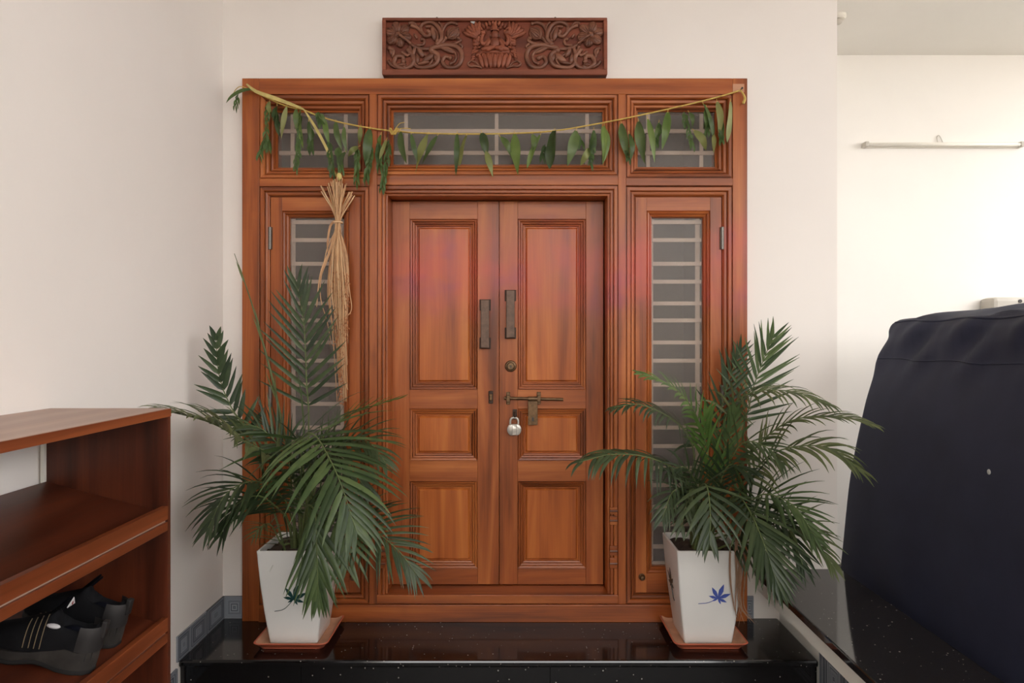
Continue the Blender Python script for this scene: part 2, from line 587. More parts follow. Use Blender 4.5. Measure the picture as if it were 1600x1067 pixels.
# ledge between porch and car bay
LZ = 0.448
tag(obj('wall_right', MB().box(1.36, 1.80, -4.2, WB, 0.33, LZ - 0.038).box(1.48, 1.80, -4.2, WB, 0, 0.33), M['beam']),
    'low white parapet wall under the dark granite coping', 'wall', kind='structure')
tag(obj('trim_2', MB().box(1.34, 1.82, -4.22, WB, LZ - 0.038, LZ), M['granite_top'], bevel=0.006),
    'dark speckled granite coping slab beside the covered vehicle', 'ledge', kind='structure')

# skirting tiles
def skirting(name, label, tiles):
    xs = [(t[0] + t[1]) / 2 for t in tiles]; ys = [(t[2] + t[3]) / 2 for t in tiles]
    r = thing(name, label, 'skirting', (sum(xs) / len(xs), sum(ys) / len(ys), 0), kind='structure')
    for t in tiles:
        obj('tile', MB().box(*t), M['tile' if t[1] - t[0] < 0.02 else 'tile_x'], r, bevel=0.001)
tl_ = []
yy = WB - 0.012
k = 0
edges = [WB, -0.17, -0.36, -0.48]
for i in range(3):
    tl_.append((WL, WL + 0.010, edges[i + 1] + 0.001, edges[i] - 0.001, PZ, 0.299))
y0 = -0.48
while y0 > -2.6:
    tl_.append((WL, WL + 0.010, y0 - 0.299, y0 - 0.001, 0.0, 0.15))
    y0 -= 0.3
skirting('baseboard_left', 'grey striped skirting tiles along the wall behind the shoe rack', tl_)
skirting('baseboard_back', 'grey striped skirting tiles either side of the door frame',
         [(WL + 0.011, FX0 - 0.002, WB - 0.010, WB, PZ, 0.299), (FX1 + 0.002, 1.335, WB - 0.010, WB, PZ, 0.299)])
skirting('baseboard_right', 'grey striped skirting tiles under the white parapet',
         [(1.470, 1.480, PFRONT - 0.302 * i - 0.300, PFRONT - 0.302 * i - 0.002, 0.0, 0.325) for i in range(6)])

# ================================================================== DOOR FRAME
trim = thing('trim_1', 'large varnished teak frame holding the double door and glazed panels', 'door frame', ((FX0 + FX1) / 2, 0.1, FZ0), kind='structure')
YB = 0.22


def board(name, x0, x1, y0p, y1p, mat, ya=0.0, yb=YB):
    return obj(name, MB().box(X(x0), X(x1), ya, yb, Z(y1p), Z(y0p)), mat, trim, bevel=0.0025)


board('jamb', 378, 405, 122, 971, M['teak_z'])
board('jamb', 1145, 1168, 122, 971, M['teak_z'])
board('head_rail', 405, 1145, 122, 147, M['teak_x'])
board('mullion', 577, 589, 147, 944, M['teak_z'])
board('mullion', 966, 978, 147, 944, M['teak_z'])
board('transom_rail', 405, 577, 279, 291, M['teak_x'])
board('transom_rail', 589, 966, 274, 289, M['teak_x'])
board('transom_rail', 978, 1145, 278, 290, M['teak_x'])
board('sill', 405, 1145, 944, 971, M['teak_x'], -0.012)
board('threshold', 589, 966, 929.5, 943, M['teak_x'], -0.004)
# stepped architrave round the double door, then the plain reveal back to the leaves
YD = 0.15
PROF_D = [(0, 0.0), (0.001, 0.012), (0.005, 0.012), (0.007, 0.001), (0.020, 0.001), (0.024, 0.008), (0.025, 0.020), (0.029, 0.020), (0.031, 0.010), (0.039, 0.011), (0.042, 0.018), (0.043, 0.028), (0.046, 0.028), (0.047, 0.022), (0.054, 0.024), (0.054, YB)]
frame_mould('architrave', trim, X(589), X(966), Z(929.5), Z(289), PROF_D, bottom=False)
# carved blocks low on the mullions
for xm in (597, 958.5):
    for (pa, pb) in ((793, 803), (806, 820), (853, 868), (872, 888)):
        bk = MB().box(X(xm - 6), X(xm + 6), -0.006, 0.012, Z(pb), Z(pa))
        blk = obj('carved_block', bk, M['teak_x'], trim, bevel=0.003)
        zc = (Z(pa) + Z(pb)) / 2
        obj('notch', MB().tube([(X(xm - 6), -0.007, zc), (X(xm + 6), -0.007, zc)], 0.006, 8), M['carve'], blk)

PROF_T = [(0, 0.0), (0.001, 0.012), (0.005, 0.012), (0.007, 0.002), (0.020, 0.003), (0.026, 0.012), (0.027, 0.028), (0.031, 0.028), (0.033, 0.020), (0.043, 0.022), (0.047, 0.030), (0.048, 0.048), (0.052, 0.048), (0.054, 0.040), (0.062, 0.042), (0.066, 0.052), (0.067, 0.070), (0.077, 0.068), (0.077, 0.10)]
GI, GY = 0.077, 0.080


def transom(n, x0, x1, y0, y1, vbars, hbars, label):
    t = thing('window_%d' % n, label, 'window', (X((x0 + x1) / 2), 0.05, Z(y1)), kind='structure')
    frame_mould('moulding', t, X(x0), X(x1), Z(y1), Z(y0), PROF_T)
    gx0, gx1, gz0, gz1 = X(x0) + GI - 0.004, X(x1) - GI + 0.004, Z(y1) + GI - 0.004, Z(y0) - GI + 0.004
    obj('glass_pane', MB().box(gx0, gx1, GY, GY + 0.004, gz0, gz1), M['glass'], t)
    for v in vbars:
        xb = X(v, 0.12)
        obj('grille_bar', MB().box(xb - 0.010, xb + 0.010, 0.106, 0.116, gz0 - 0.02, gz1 + 0.02), M['bar'], t)
    for h in hbars:
        zb = Z(h, 0.11)
        obj('grille_bar', MB().box(gx0 - 0.02, gx1 + 0.02, 0.092, 0.104, zb - 0.0105, zb + 0.0105), M['bar'], t)
    obj('back_frame', MB().mould(X(x0) + 0.001, X(x1) - 0.001, Z(y1) + 0.001, Z(y0) - 0.001, [(0.0, 0.15), (0.07, 0.15), (0.07, 0.102)]), M['teak_x'], t)


transom(1, 405, 577, 147, 279, (458, 541), (206, 240), 'small frosted transom light above the panel with the straw sheaf')
transom(2, 589, 966, 146, 274, (635, 776, 917), (206, 240), 'wide frosted transom light directly above the double door')
transom(3, 978, 1145, 146, 278, (1012, 1095), (206, 240), 'small frosted transom light under the taped end of the garland')

PROF_S = [(0, 0.0), (0.001, 0.012), (0.005, 0.012), (0.007, 0.001), (0.022, 0.001), (0.026, 0.008), (0.027, 0.020), (0.031, 0.020), (0.033, 0.010), (0.043, 0.012), (0.046, 0.018), (0.050, 0.022), (0.051, 0.034), (0.0554, 0.034), (0.0554, 0.06)]
PROF_G = [(0, 0.020), (0.003, 0.026), (0.007, 0.022), (0.015, 0.026), (0.019, 0.036), (0.022, 0.034), (0.030, 0.040), (0.034, 0.052), (0.034, 0.075)]
SB = (347, 375, 412, 440, 474, 500.5, 535, 563.5, 601, 631, 668, 697, 731.5, 758, 792, 819, 854, 880)


def sidelight(n, x0, x1, hinge_side, label):
    t = thing('window_%d' % n, label, 'window', (X((x0 + x1) / 2), 0.05, Z(944)), kind='structure')
    frame_mould('moulding', t, X(x0), X(x1), Z(944), Z(291), PROF_S)
    sx0, sx1, sz0, sz1 = X(x0) + 0.0555, X(x1) - 0.0555, Z(944) + 0.0555, Z(291) - 0.0555
    st = 0.062
    # the sash: two stiles and two rails
    obj('sash_stile', MB().box(sx0, sx0 + st, 0.020, 0.07, sz0, sz1), M['teak_z'], t, bevel=0.002)
    obj('sash_stile', MB().box(sx1 - st, sx1, 0.020, 0.07, sz0, sz1), M['teak_z'], t, bevel=0.002)
    zt = sz1 - st - 0.012
    zb_ = sz0 + 0.105
    obj('sash_rail', MB().box(sx0 + st, sx1 - st, 0.0205, 0.07, zt, sz1), M['teak_x'], t, bevel=0.001)
    obj('sash_rail', MB().box(sx0 + st, sx1 - st, 0.0205, 0.07, sz0, zb_), M['teak_x'], t, bevel=0.001)
    frame_mould('glazing_bead', t, sx0 + st, sx1 - st, zb_, zt, PROF_G)
    gx0, gx1, gz0, gz1 = sx0 + st + 0.032, sx1 - st - 0.032, zb_ + 0.032, zt - 0.032
    obj('glass_pane', MB().box(gx0, gx1, 0.058, 0.062, gz0, gz1), M['glass'], t)
    for h in SB:
        zb = Z(h, 0.078)
        obj('grille_bar', MB().box(gx0 - 0.03, gx1 + 0.03, 0.074, 0.088, zb - 0.0105, zb + 0.0105), M['bar'], t)
    for xb in (gx0 + 0.006, gx1 - 0.018):
        obj('grille_bar', MB().box(xb - 0.012, xb + 0.012, 0.090, 0.100, gz0 - 0.03, gz1 + 0.03), M['bar'], t)
    obj('back_frame', MB().mould(X(x0) + 0.001, X(x1) - 0.001, Z(944) + 0.001, Z(291) - 0.001, [(0.0, 0.13), (0.10, 0.13), (0.10, 0.07)]), M['teak_z'], t)
    hx = sx0 - 0.001 if hinge_side < 0 else sx1 + 0.001
    for (a, c) in ((354, 389), (602, 636)):
        z0, z1 = Z(c), Z(a)
        hb = MB()
        for q in range(5):
            za = z0 + (z1 - z0) * q / 5; zc = z0 + (z1 - z0) * (q + 1) / 5
            hb.lathe([(0, za + 0.0006), (0.0075, za + 0.0006), (0.0075, zc - 0.0006), (0, zc - 0.0006)], (hx, 0.010, 0), 'z', 12)
        hg = obj('hinge', hb, M['steel_dark'], t, smooth=True, autosmooth=40)
        obj('hinge_plate', MB().box(hx - 0.011, hx + 0.011, 0.012, 0.019, z0, z1), M['bronze'], hg)
    kx = sx1 - 0.035 if hinge_side < 0 else sx0 + 0.035
    obj('knob', MB().lathe([(0, -0.012), (0.010, -0.010), (0.015, -0.002), (0.015, 0.010), (0.018, 0.012), (0.018, 0.020)], (kx, 0.0, Z(903)), 'y', 16), M['brass'], t, smooth=True, autosmooth=40)


sidelight(4, 405, 577, -1, 'narrow glazed side panel behind the hanging straw sheaf')
sidelight(5, 978, 1145, 1, 'narrow glazed side panel behind the palm with the blue leaf pot')

# ================================================================== DOOR LEAVES
PROF_P = [(0, 0.0), (0.001, 0.009), (0.004, 0.010), (0.006, 0.003), (0.013, 0.005), (0.015, 0.017), (0.018, 0.018), (0.019, 0.010), (0.026, 0.012), (0.028, 0.024), (0.031, 0.025), (0.032, 0.018), (0.038, 0.020), (0.041, 0.032), (0.046, 0.033)]
PROF_P = [(i, YD + y) for i, y in PROF_P]


def L(px): return X(px, YD)
def LZp(py): return Z(py, YD)


def leaf(n, xo, xi, pa, pb, label):
    x0, x1 = min(xo, xi), max(xo, xi)
    zb, zt = Z(929.5) + 0.004, Z(305) - 0.002
    t = thing('door_%d' % n, label, 'door', ((x0 + x1) / 2, YD, zb), kind='structure')
    obj('stile', MB().box(x0, L(pa) - 0.0006, YD, YD + 0.04, zb, zt), M['teak_z'], t, bevel=0.0015)
    obj('stile', MB().box(L(pb) + 0.0006, x1, YD, YD + 0.04, zb, zt), M['teak_z'], t, bevel=0.0015)
    rails = [(None, 342), (609, 638.5), (720, 752), (888.5, None)]
    for a, c in rails:
        z1 = zt if a is None else LZp(a)
        z0 = zb if c is None else LZp(c)
        obj('rail', MB().box(L(pa), L(pb), YD + 0.0004, YD + 0.04, z0, z1), M['teak_x'], t, bevel=0.0008)
    for a, c in ((342, 609), (638.5, 720), (752, 888.5)):
        frame_mould('panel_moulding', t, L(pa), L(pb), LZp(c), LZp(a), PROF_P)
        i = 0.045
        b = MB()
        b.mould(L(pa) + i, L(pb) - i, LZp(c) + i, LZp(a) - i, [(0.0, YD + 0.03), (0.003, YD + 0.022), (0.010, YD + 0.016)])
        q = i + 0.010
        b.quad((L(pa) + q, YD + 0.016, LZp(c) + q), (L(pb) - q, YD + 0.016, LZp(c) + q), (L(pb) - q, YD + 0.016, LZp(a) - q), (L(pa) + q, YD + 0.016, LZp(a) - q))
        b.box(L(pa) + 0.02, L(pb) - 0.02, YD + 0.03, YD + 0.038, LZp(c) + 0.02, LZp(a) - 0.02)
        obj('panel', b, M['panel'], t)
    return t


xm = L(780)
dl = leaf(1, X(604) + 0.055 * 0 + 0.002, xm - 0.0015, 640, 746, 'panelled teak door leaf with the strike catch but no bolt')
dr = leaf(2, X(949) - 0.002, xm + 0.0015, 809, 915.5, 'panelled teak door leaf carrying the sliding bolt and round lock')


def pull_handle(t, px, py0, py1):
    x = X(px, YD - 0.05); z1, z0 = Z(py0, YD - 0.05), Z(py1, YD - 0.05)
    g = MB().box(x - 0.024, x + 0.024, YD - 0.052, YD - 0.036, z0, z1)
    h = obj('pull_handle', g, M['bronze'], t, bevel=0.004)
    for zz in (z0 + 0.028, z1 - 0.028):
        obj('handle_foot', MB().box(x - 0.020, x + 0.020, YD - 0.038, YD - 0.004, zz - 0.022, zz + 0.022), M['bronze_dark'], h, bevel=0.003)
        obj('handle_plate', MB().box(x - 0.032, x + 0.032, YD - 0.006, YD, zz - 0.032, zz + 0.032), M['bronze_dark'], h, bevel=0.003)


pull_handle(dl, 757.5, 468, 544)
pull_handle(dr, 797.5, 453, 528)
# round lock
p = P(798, 572, YD)
lk = obj('lock', MB().lathe([(0.0, -0.012), (0.018, -0.012), (0.020, -0.009), (0.022, -0.012), (0.029, -0.010), (0.033, -0.004), (0.033, 0.0)], p, 'y', 28), M['brass'], dr, smooth=True, autosmooth=35)
obj('keyhole', MB().lathe([(0, -0.0135), (0.006, -0.0135), (0.006, -0.010)], p, 'y', 12).box(p.x - 0.002, p.x + 0.002, YD - 0.0137, YD - 0.010, p.z - 0.012, p.z), M['wire'], lk)
# strike catch on the other leaf
p = P(767, 620.5, YD)
st = obj('strike_catch', MB().box(p.x - 0.013, p.x + 0.013, YD - 0.006, YD, p.z - 0.036, p.z + 0.036), M['bronze_dark'], dl, bevel=0.003)
obj('strike_loop', MB().box(p.x - 0.009, p.x + 0.009, YD - 0.024, YD - 0.005, p.z - 0.018, p.z + 0.020), M['brass'], st, bevel=0.004)
# sliding bolt
zb = Z(623, YD - 0.018); yb = YD - 0.018
bo = obj('sliding_bolt', MB().tube([(X(788, yb), yb, zb + 0.004), (X(880, yb), yb, zb - 0.004)], 0.0085, 12), M['brass'], dr, smooth=True, autosmooth=40)
for px in (794, 842):
    x = X(px, yb)
    obj('bolt_guide', MB().box(x - 0.011, x + 0.011, YD - 0.006, YD, zb - 0.034, zb + 0.038).box(x - 0.010, x + 0.010, YD - 0.031, YD - 0.004, zb - 0.018, zb + 0.020), M['brass'], bo, bevel=0.003)
x0, x1 = X(825, YD - 0.03), X(840, YD - 0.03)
hs = obj('hasp', MB().box(x0, x1, YD - 0.034, YD - 0.029, Z(664, YD - 0.03), Z(620, YD - 0.03)).tube([(x0, YD - 0.028, zb), (x1, YD - 0.028, zb)], 0.014, 12), M['brass'], bo, bevel=0.0015)
obj('hasp_slot', MB().box((x0 + x1) / 2 - 0.006, (x0 + x1) / 2 + 0.006, YD - 0.0355, YD - 0.033, Z(658, YD - 0.03), Z(652, YD - 0.03)), M['wire'], bo)
# staple for the padlock
p = P(804.5, 648, YD - 0.01)
stp = obj('staple', MB().tube(smooth_path([(p.x, YD, p.z + 0.014), (p.x, YD - 0.024, p.z + 0.013), (p.x, YD - 0.032, p.z), (p.x, YD - 0.024, p.z - 0.014), (p.x, YD, p.z - 0.014)], 5), 0.0055, 8)
          .box(p.x - 0.012, p.x + 0.012, YD - 0.004, YD, p.z - 0.026, p.z + 0.030), M['bronze_dark'], dr, smooth=True, autosmooth=40)
# padlock
yp = YD - 0.026
c = P(803.5, 671, yp)
pk = thing('padlock', 'silver round padlock hanging from the staple under the bolt', 'padlock', (c.x, yp, c.z - 0.04))
rr = 0.040
prof = []
b = MB()
n = 28
ring = []
for k in range(n):
    a = 2 * PI * k / n
    zz = max(-rr * 0.80, rr * math.sin(a) * 0.95)
    zz = min(zz, rr * 0.78)
    ring.append((rr * math.cos(a), zz))
for yy_, s_ in ((-0.012, 0.88), (-0.009, 1.0), (0.009, 1.0), (0.012, 0.88)):
    b.v += [Vector((c.x + u * s_, yp + yy_, c.z + v * s_)) for u, v in ring]
for j in range(3):
    for k in range(n):
        a, d = j * n + k, j * n + (k + 1) % n
        b.f.append((a, d, d + n, a + n))
b.f.append(tuple(reversed(range(n)))); b.f.append(tuple(range(3 * n, 4 * n)))
obj('padlock_body', b, M['steel'], pk, smooth=True, autosmooth=35)
for dx in (-0.012, 0.012):
    obj('groove', MB().box(c.x + dx - 0.0012, c.x + dx + 0.0012, yp - 0.0128, yp - 0.011, c.z - 0.03, c.z + 0.03), M['steel_dark'], pk)
zt = Z(652.5, yp)
obj('shackle', MB().tube(smooth_path([(c.x - 0.022, yp, c.z + 0.025), (c.x - 0.022, yp, zt - 0.018), (c.x - 0.015, yp, zt - 0.004), (c.x, yp, zt), (c.x + 0.015, yp, zt - 0.004), (c.x + 0.022, yp, zt - 0.018), (c.x + 0.022, yp, c.z + 0.025)], 5), 0.0062, 10), M['steel'], pk, smooth=True)

# ================================================================== CARVED PANEL
YC = -0.01
bx0, bx1, bz0, bz1 = X(597, YC), X(949, YC), Z(117.5, YC), Z(27, YC)
cv = thing('carved_panel', 'dark carved wooden panel with a seated deity between flowering scrolls', 'carving', ((bx0 + bx1) / 2, 0.03, bz0))
obj('back_board', MB().box(bx0 + 0.004, bx1 - 0.004, 0.015, WB, bz0 + 0.004, bz1 - 0.004), M['carve_ground'], cv)
tw = 0.020
obj('border_rail', MB().box(bx0, bx1, YC, WB - 0.001, bz1 - tw * 0.8, bz1), M['carve_red'], cv, bevel=0.004)
obj('border_rail', MB().box(bx0, bx1, YC - 0.008, WB - 0.001, bz0, bz0 + tw * 1.6), M['carve_red'], cv, bevel=0.006)
obj('border_stile', MB().box(bx0, bx0 + tw, YC - 0.004, WB - 0.001, bz0 + tw * 1.4, bz1 - tw * 0.7), M['carve_red'], cv, bevel=0.004)
obj('border_stile', MB().box(bx1 - tw, bx1, YC - 0.004, WB - 0.001, bz0 + tw * 1.4, bz1 - tw * 0.7), M['carve_red'], cv, bevel=0.004)
US = 3.81
YR = 0.004   # height of the relief


def U(u, v, y=YR):
    return P(560 + u / US, v / US, y)


def us(k): return k / US * (YR - CAM.y) / F


for side in (0, 1):
    def Q(u, v, y=YR):
        if side:
            u = 1618 - u
        return U(u, v, y)
    sg = -1 if side else 1
    # hibiscus flower
    fc = (236, 205)
    fl = obj('flower', MB().ball(Q(fc[0], fc[1], -0.004), us(20), 0.010, us(20)), M['carve'], cv, smooth=True)
    for k in range(6):
        a = 2 * PI * k / 6 + 0.3
        pu, pv = fc[0] + 46 * math.cos(a), fc[1] + 42 * math.sin(a)
        pt = MB().ball(Q(pu, pv, 0.001 + 0.004 * (k % 2)), us(38), 0.012, us(29), sg * -a)
        obj('petal', pt, M['carve'], fl, smooth=True)
        for da in (-0.25, 0.0, 0.25):
            vein = [Q(fc[0] + r * math.cos(a + da), fc[1] + r * 0.93 * math.sin(a + da), -0.011 + 0.004 * (k % 2) + (0.005 if r > 60 else 0)) for r in (22, 48, 70)]
            obj('petal_rib', MB().tube(vein, us(3.2), 5), M['carve'], fl, smooth=True)
    pis = [Q(240, 205, -0.012), Q(275, 228, -0.018), Q(312, 260, -0.008)]
    obj('pistil', MB().tube(smooth_path(pis, 4), [us(11), us(6), us(10)], 8), M['carve'], fl, smooth=True)
    # stems and scrolls: (path, start radius, end radius)
    scrolls = [
        ([(300, 255), (350, 285), (430, 290), (490, 262), (520, 228)], 9, 7),
        ([(430, 288), (530, 268), (595, 285), (617, 335), (592, 392), (535, 403), (500, 370), (515, 338), (545, 345)], 12, 9),
        ([(470, 280), (540, 290), (580, 325), (572, 365), (548, 378)], 8, 6),
        ([(335, 285), (325, 345), (345, 395), (400, 402), (460, 382), (474, 330), (435, 300)], 9, 11),
        ([(360, 295), (400, 330), (440, 350), (425, 385)], 8, 5),
        ([(290, 290), (330, 345), (315, 392), (262, 408), (215, 380), (225, 338), (262, 335), (268, 365)], 11, 10),
        ([(305, 275), (312, 310), (290, 330), (262, 312)], 8, 6),
        ([(178, 285), (208, 300), (205, 335), (222, 352)], 10, 6),
        ([(176, 360), (195, 385), (235, 402), (275, 400)], 8, 10),
        ([(312, 150), (350, 165), (375, 190), (400, 215), (425, 208), (418, 188)], 9, 8),
        ([(375, 190), (372, 155), (400, 135), (440, 135), (478, 165), (495, 225), (470, 262)], 8, 10),
        ([(400, 160), (440, 160), (470, 200), (470, 240)], 6, 7),
        ([(497, 240), (500, 190), (520, 150), (555, 135), (585, 142)], 9, 6),
        ([(500, 180), (495, 150), (480, 135)], 7, 4),
        ([(540, 262), (580, 258), (608, 240), (596, 228)], 8, 7),
        ([(345, 270), (385, 265), (392, 238), (375, 232)], 7, 6),
        ([(300, 140), (325, 135), (345, 150)], 8, 5),
        ([(600, 260), (618, 275), (612, 290)], 7, 5),
    ]
    for pth, r0, r1 in scrolls:
        pp = smooth_path([Q(u, v, YR + 0.002 * math.sin(i)) for i, (u, v) in enumerate(pth)], 6)
        b = MB().tube(pp, [us(r0 * 1.3), us(r1 * 1.3)], 8)
        b.ball(pp[-1], us(r1 * 1.7), us(r1 * 1.7), us(r1 * 1.7))
        obj('scroll', b, M['carve'], cv, smooth=True)
    for (u, v, ru, rv, a) in ((370, 312, 14, 34, 0.5), (415, 345, 16, 44, -0.9), (445, 200, 14, 44, 0.2), (530, 300, 40, 12, -0.4), (350, 350, 12, 30, 0.1),
                              (385, 375, 34, 11, 0.2), (255, 385, 26, 10, 0.1), (340, 215, 8, 18, 0.6), (195, 310, 9, 22, 0.3), (460, 345, 10, 30, 0.3)):
        obj('carved_leaf', MB().ball(Q(u, v, 0.004), us(ru * 1.2), 0.012, us(rv), sg * a), M['carve'], cv, smooth=True)
    bd = obj('bud', MB().ball(Q(563, 198, 0.004), us(44), 0.016, us(40), sg * 0.4), M['carve'], cv, smooth=True)
    for k in range(-2, 3):
        obj('bud_scale', MB().tube(smooth_path([Q(530, 225 + 2 * k, -0.004), Q(560 + 6 * k, 200 + 14 * k, -0.013), Q(598, 172 + 5 * k, -0.002)], 4), us(3), 5), M['carve'], bd, smooth=True)
    # wing feathers and the plume around the figure
    wing = obj('wing', MB().ball(Q(715, 225, 0.008), us(30), 0.010, us(60), sg * -0.4), M['carve_red'], cv, smooth=True)
    for row, (n_, l0) in enumerate(((6, 62), (5, 46))):
        for k in range(n_):
            a = math.radians(205 + k * 14)
            cu, cv_ = 712 + row * 14, 205 + row * 10 + k * -2
            u, v = cu + math.cos(a) * l0 * 1.05, cv_ + math.sin(a) * l0 * 0.95 + 25 - row * 6
            obj('feather', MB().ball(Q(u, v, 0.004 - row * 0.004), us(l0 * 0.62), 0.010, us(12), sg * -a, 8, 5), M['carve_red'], wing, smooth=True)
    for k in range(13):
        a = math.radians(150 + k * 9.5)
        u, v = 812 + 118 * math.cos(a), 262 + 128 * math.sin(a)
        obj('plume', MB().ball(Q(u, v, 0.004), us(17), 0.010, us(9), sg * -a, 8, 5), M['carve_red'], wing, smooth=True)
        if k % 2 == 0:
            u, v = 812 + 96 * math.cos(a), 262 + 106 * math.sin(a)
            obj('plume', MB().ball(Q(u, v, 0.004), us(12), 0.010, us(8), sg * -a, 8, 5), M['carve_red'], wing, smooth=True)
    for k in range(5):
        obj('plume', MB().ball(Q(690 - k * 2, 300 + 13 * k, 0.006), us(15), 0.009, us(8), sg * 0.5, 8, 5), M['carve_red'], wing, smooth=True)
    tail = smooth_path([Q(735, 405), Q(700, 392), Q(668, 395), Q(652, 378), Q(668, 365)], 5)
    obj('scroll', MB().tube(tail, [us(7), us(6)], 7), M['carve'], cv, smooth=True)
    tail = smooth_path([Q(725, 402), Q(700, 372), Q(668, 360)], 5)
    obj('scroll', MB().tube(tail, [us(6), us(4)], 7), M['carve'], cv, smooth=True)

# seated figure on a lotus
fg = obj('figure', MB().ball(U(812, 255, -0.004), us(31), 0.018, us(38)).ball(U(812, 206, -0.008), us(24), 0.018, us(27)).ball(U(812, 228, -0.004), us(12), 0.012, us(14))
         .ball(U(772, 287, -0.006), us(48), 0.016, us(16), 0.15).ball(U(852, 287, -0.006), us(48), 0.016, us(16), -0.15), M['carve_red'], cv, smooth=True)
obj('crown', MB().lathe([(us(24), 0), (us(25), us(8)), (us(18), us(14)), (us(17), us(26)), (us(10), us(40)), (us(4), us(52)), (0, us(58))], U(812, 186, -0.004), 'z', 12), M['carve_red'], fg, smooth=True)
for s in (-1, 1):
    up = smooth_path([U(812 + s * 28, 235), U(812 + s * 66, 262, -0.004), U(812 + s * 80, 235, -0.004), U(812 + s * 68, 205, -0.002)], 5)
    obj('arm', MB().tube(up, [us(13), us(10)], 8), M['carve_red'], fg, smooth=True)
    lo = smooth_path([U(812 + s * 26, 240, -0.002), U(812 + s * 50, 275, -0.006), U(812 + s * 38, 295, -0.012), U(812 + s * 22, 280, -0.016)], 5)
    obj('arm', MB().tube(lo, [us(13), us(10)], 8), M['carve_red'], fg, smooth=True)
    obj('held_lotus', MB().ball(U(812 + s * 70, 196, 0.0), us(19), 0.016, us(14)), M['carve_red'], fg, smooth=True)
    obj('earring', MB().ball(U(812 + s * 24, 212, -0.004), us(6), 0.006, us(9)), M['carve'], fg, smooth=True)
lt = obj('lotus_seat', MB().tube([U(722, 308, 0.004), U(902, 308, 0.004)], us(11), 8).ball(U(812, 350, 0.012), us(92), 0.012, us(52)), M['carve_red'], cv, smooth=True)
for row in (1, 0):
    for k in range(7 + row):
        t = (k - (3 + row * 0.5))
        u = 812 + t * (27 if row == 0 else 25)
        obj('petal', MB().ball(U(u, 362 - row * 16, -0.002 + row * 0.006 + abs(t) * 0.001), us(15), 0.010, us(42), -t * 0.10), M['carve_red'], lt, smooth=True)
obj('chip', MB().ball(U(683, 132, 0.004), us(18), 0.004, us(8), -0.3), M['speck'], cv, smooth=True)
for px in (681, 866):
    z = bz1
    x = X(px, 0.03)
    hk = smooth_path([(x, 0.03, z - 0.01), (x, 0.03, z + 0.012), (x + 0.006, 0.03, z + 0.020), (x + 0.012, 0.035, z + 0.012), (x + 0.002, 0.04, z + 0.006), (x - 0.006, 0.045, z + 0.014), (x, WB, z + 0.022)], 4)
    obj('hanging_wire', MB().tube(hk, 0.0018, 6), M['wire'], cv, smooth=True)

# ================================================================== GARLAND
YG = -0.022
gl = thing('leaf_garland', 'string of mango and neem leaves strung across the top of the frame', 'garland', (X(772), YG, Z(210)))
sp = [(389, 139), (412, 150), (445, 165), (475, 172), (500, 182), (545, 194), (612, 204.5), (680, 208.5), (770, 209), (860, 205), (940, 192), (1000, 180), (1065, 165.5), (1120, 152), (1157, 141)]
obj('twine', MB().tube(smooth_path([P(a, b_, YG) for a, b_ in sp], 6), 0.0042, 6), M['twine'], gl, smooth=True)
b = MB()
for k in range(7):
    a = k * 0.9
    q = [P(615 + 7 * math.cos(a + s * 0.7) * (0.6 + 0.1 * k % 0.5), 205 + 5 * math.sin(a * 1.7 + s * 1.1), YG - 0.006 - 0.006 * math.sin(s + k)) for s in range(6)]
    b.tube(smooth_path(q, 4), 0.0035, 5)
for (dx, dy) in ((26, -4), (16, -14), (30, 3)):
    b.tube(smooth_path([P(616, 204, YG - 0.004), P(616 + dx * 0.5, 203 + dy * 0.7, YG - 0.012), P(616 + dx, 205 + dy, YG - 0.008)], 4), 0.0022, 5)
obj('knot', b, M['twine'], gl, smooth=True)
obj('twine_end', MB().tube(smooth_path([P(1157, 141, YG), P(1161, 146, YG - 0.01), P(1164, 154, YG - 0.012), P(1161, 162, YG - 0.01)], 5), [0.004, 0.008], 6), M['twine'], gl, smooth=True)
obj('nail', MB().lathe([(0, -0.030), (0.006, -0.030), (0.006, -0.027), (0.0025, -0.027), (0.0025, 0.0)], P(1157, 140.5, 0), 'y', 10), M['wire'], gl)
obj('tape', MB().box(X(1145), X(1163), -0.0015, 0.0, Z(144), Z(131)), M['tape'], gl)


def blade(mb, pts, wmax, normal, fold=0.25, prof='mango', curl=0.0, ns=9):
    """a leaf along pts with its flat side to normal"""
    path = smooth_path(pts, max(2, ns // (len(pts) - 1)))
    m = len(path)
    base = len(mb.v)
    nrm = Vector(normal).normalized()
    for i, p in enumerate(path):
        t = i / (m - 1)
        T = (path[min(i + 1, m - 1)] - path[max(i - 1, 0)]).normalized()
        S = T.cross(nrm)
        S = S.normalized() if S.length > 1e-6 else T.orthogonal().normalized()
        N = S.cross(T).normalized()
        if prof == 'mango':
            ww = wmax * (math.sin(PI * min(1, t * 0.96 + 0.04) ** 0.85) ** 0.8) * 0.5
        elif prof == 'strip':
            ww = wmax * (0.35 + 0.65 * math.sin(PI * t)) * 0.5
        else:
            ww = wmax * min(1, t * 9 + 0.25) * (1 - t ** 2.2) ** 0.9 * 0.5
        ww = max(ww, 0.0004)
        cc = curl * math.sin(t * 5)
        mb.v += [p - S * ww + N * (ww * (fold + cc)), p, p + S * ww + N * (ww * (fold - cc))]
    for i in range(m - 1):
        a = base + 3 * i
        mb.f += [(a, a + 1, a + 4, a + 3), (a + 1, a + 2, a + 5, a + 4)]
    return mb


def R2(u, v): return (340 + u / 5.333, 100 + v / 5.333)
def R1(u, v): return (560 + u / 3.81, v / 3.81)
def R3(u, v): return (940 + u / 4.85, 100 + v / 4.85)


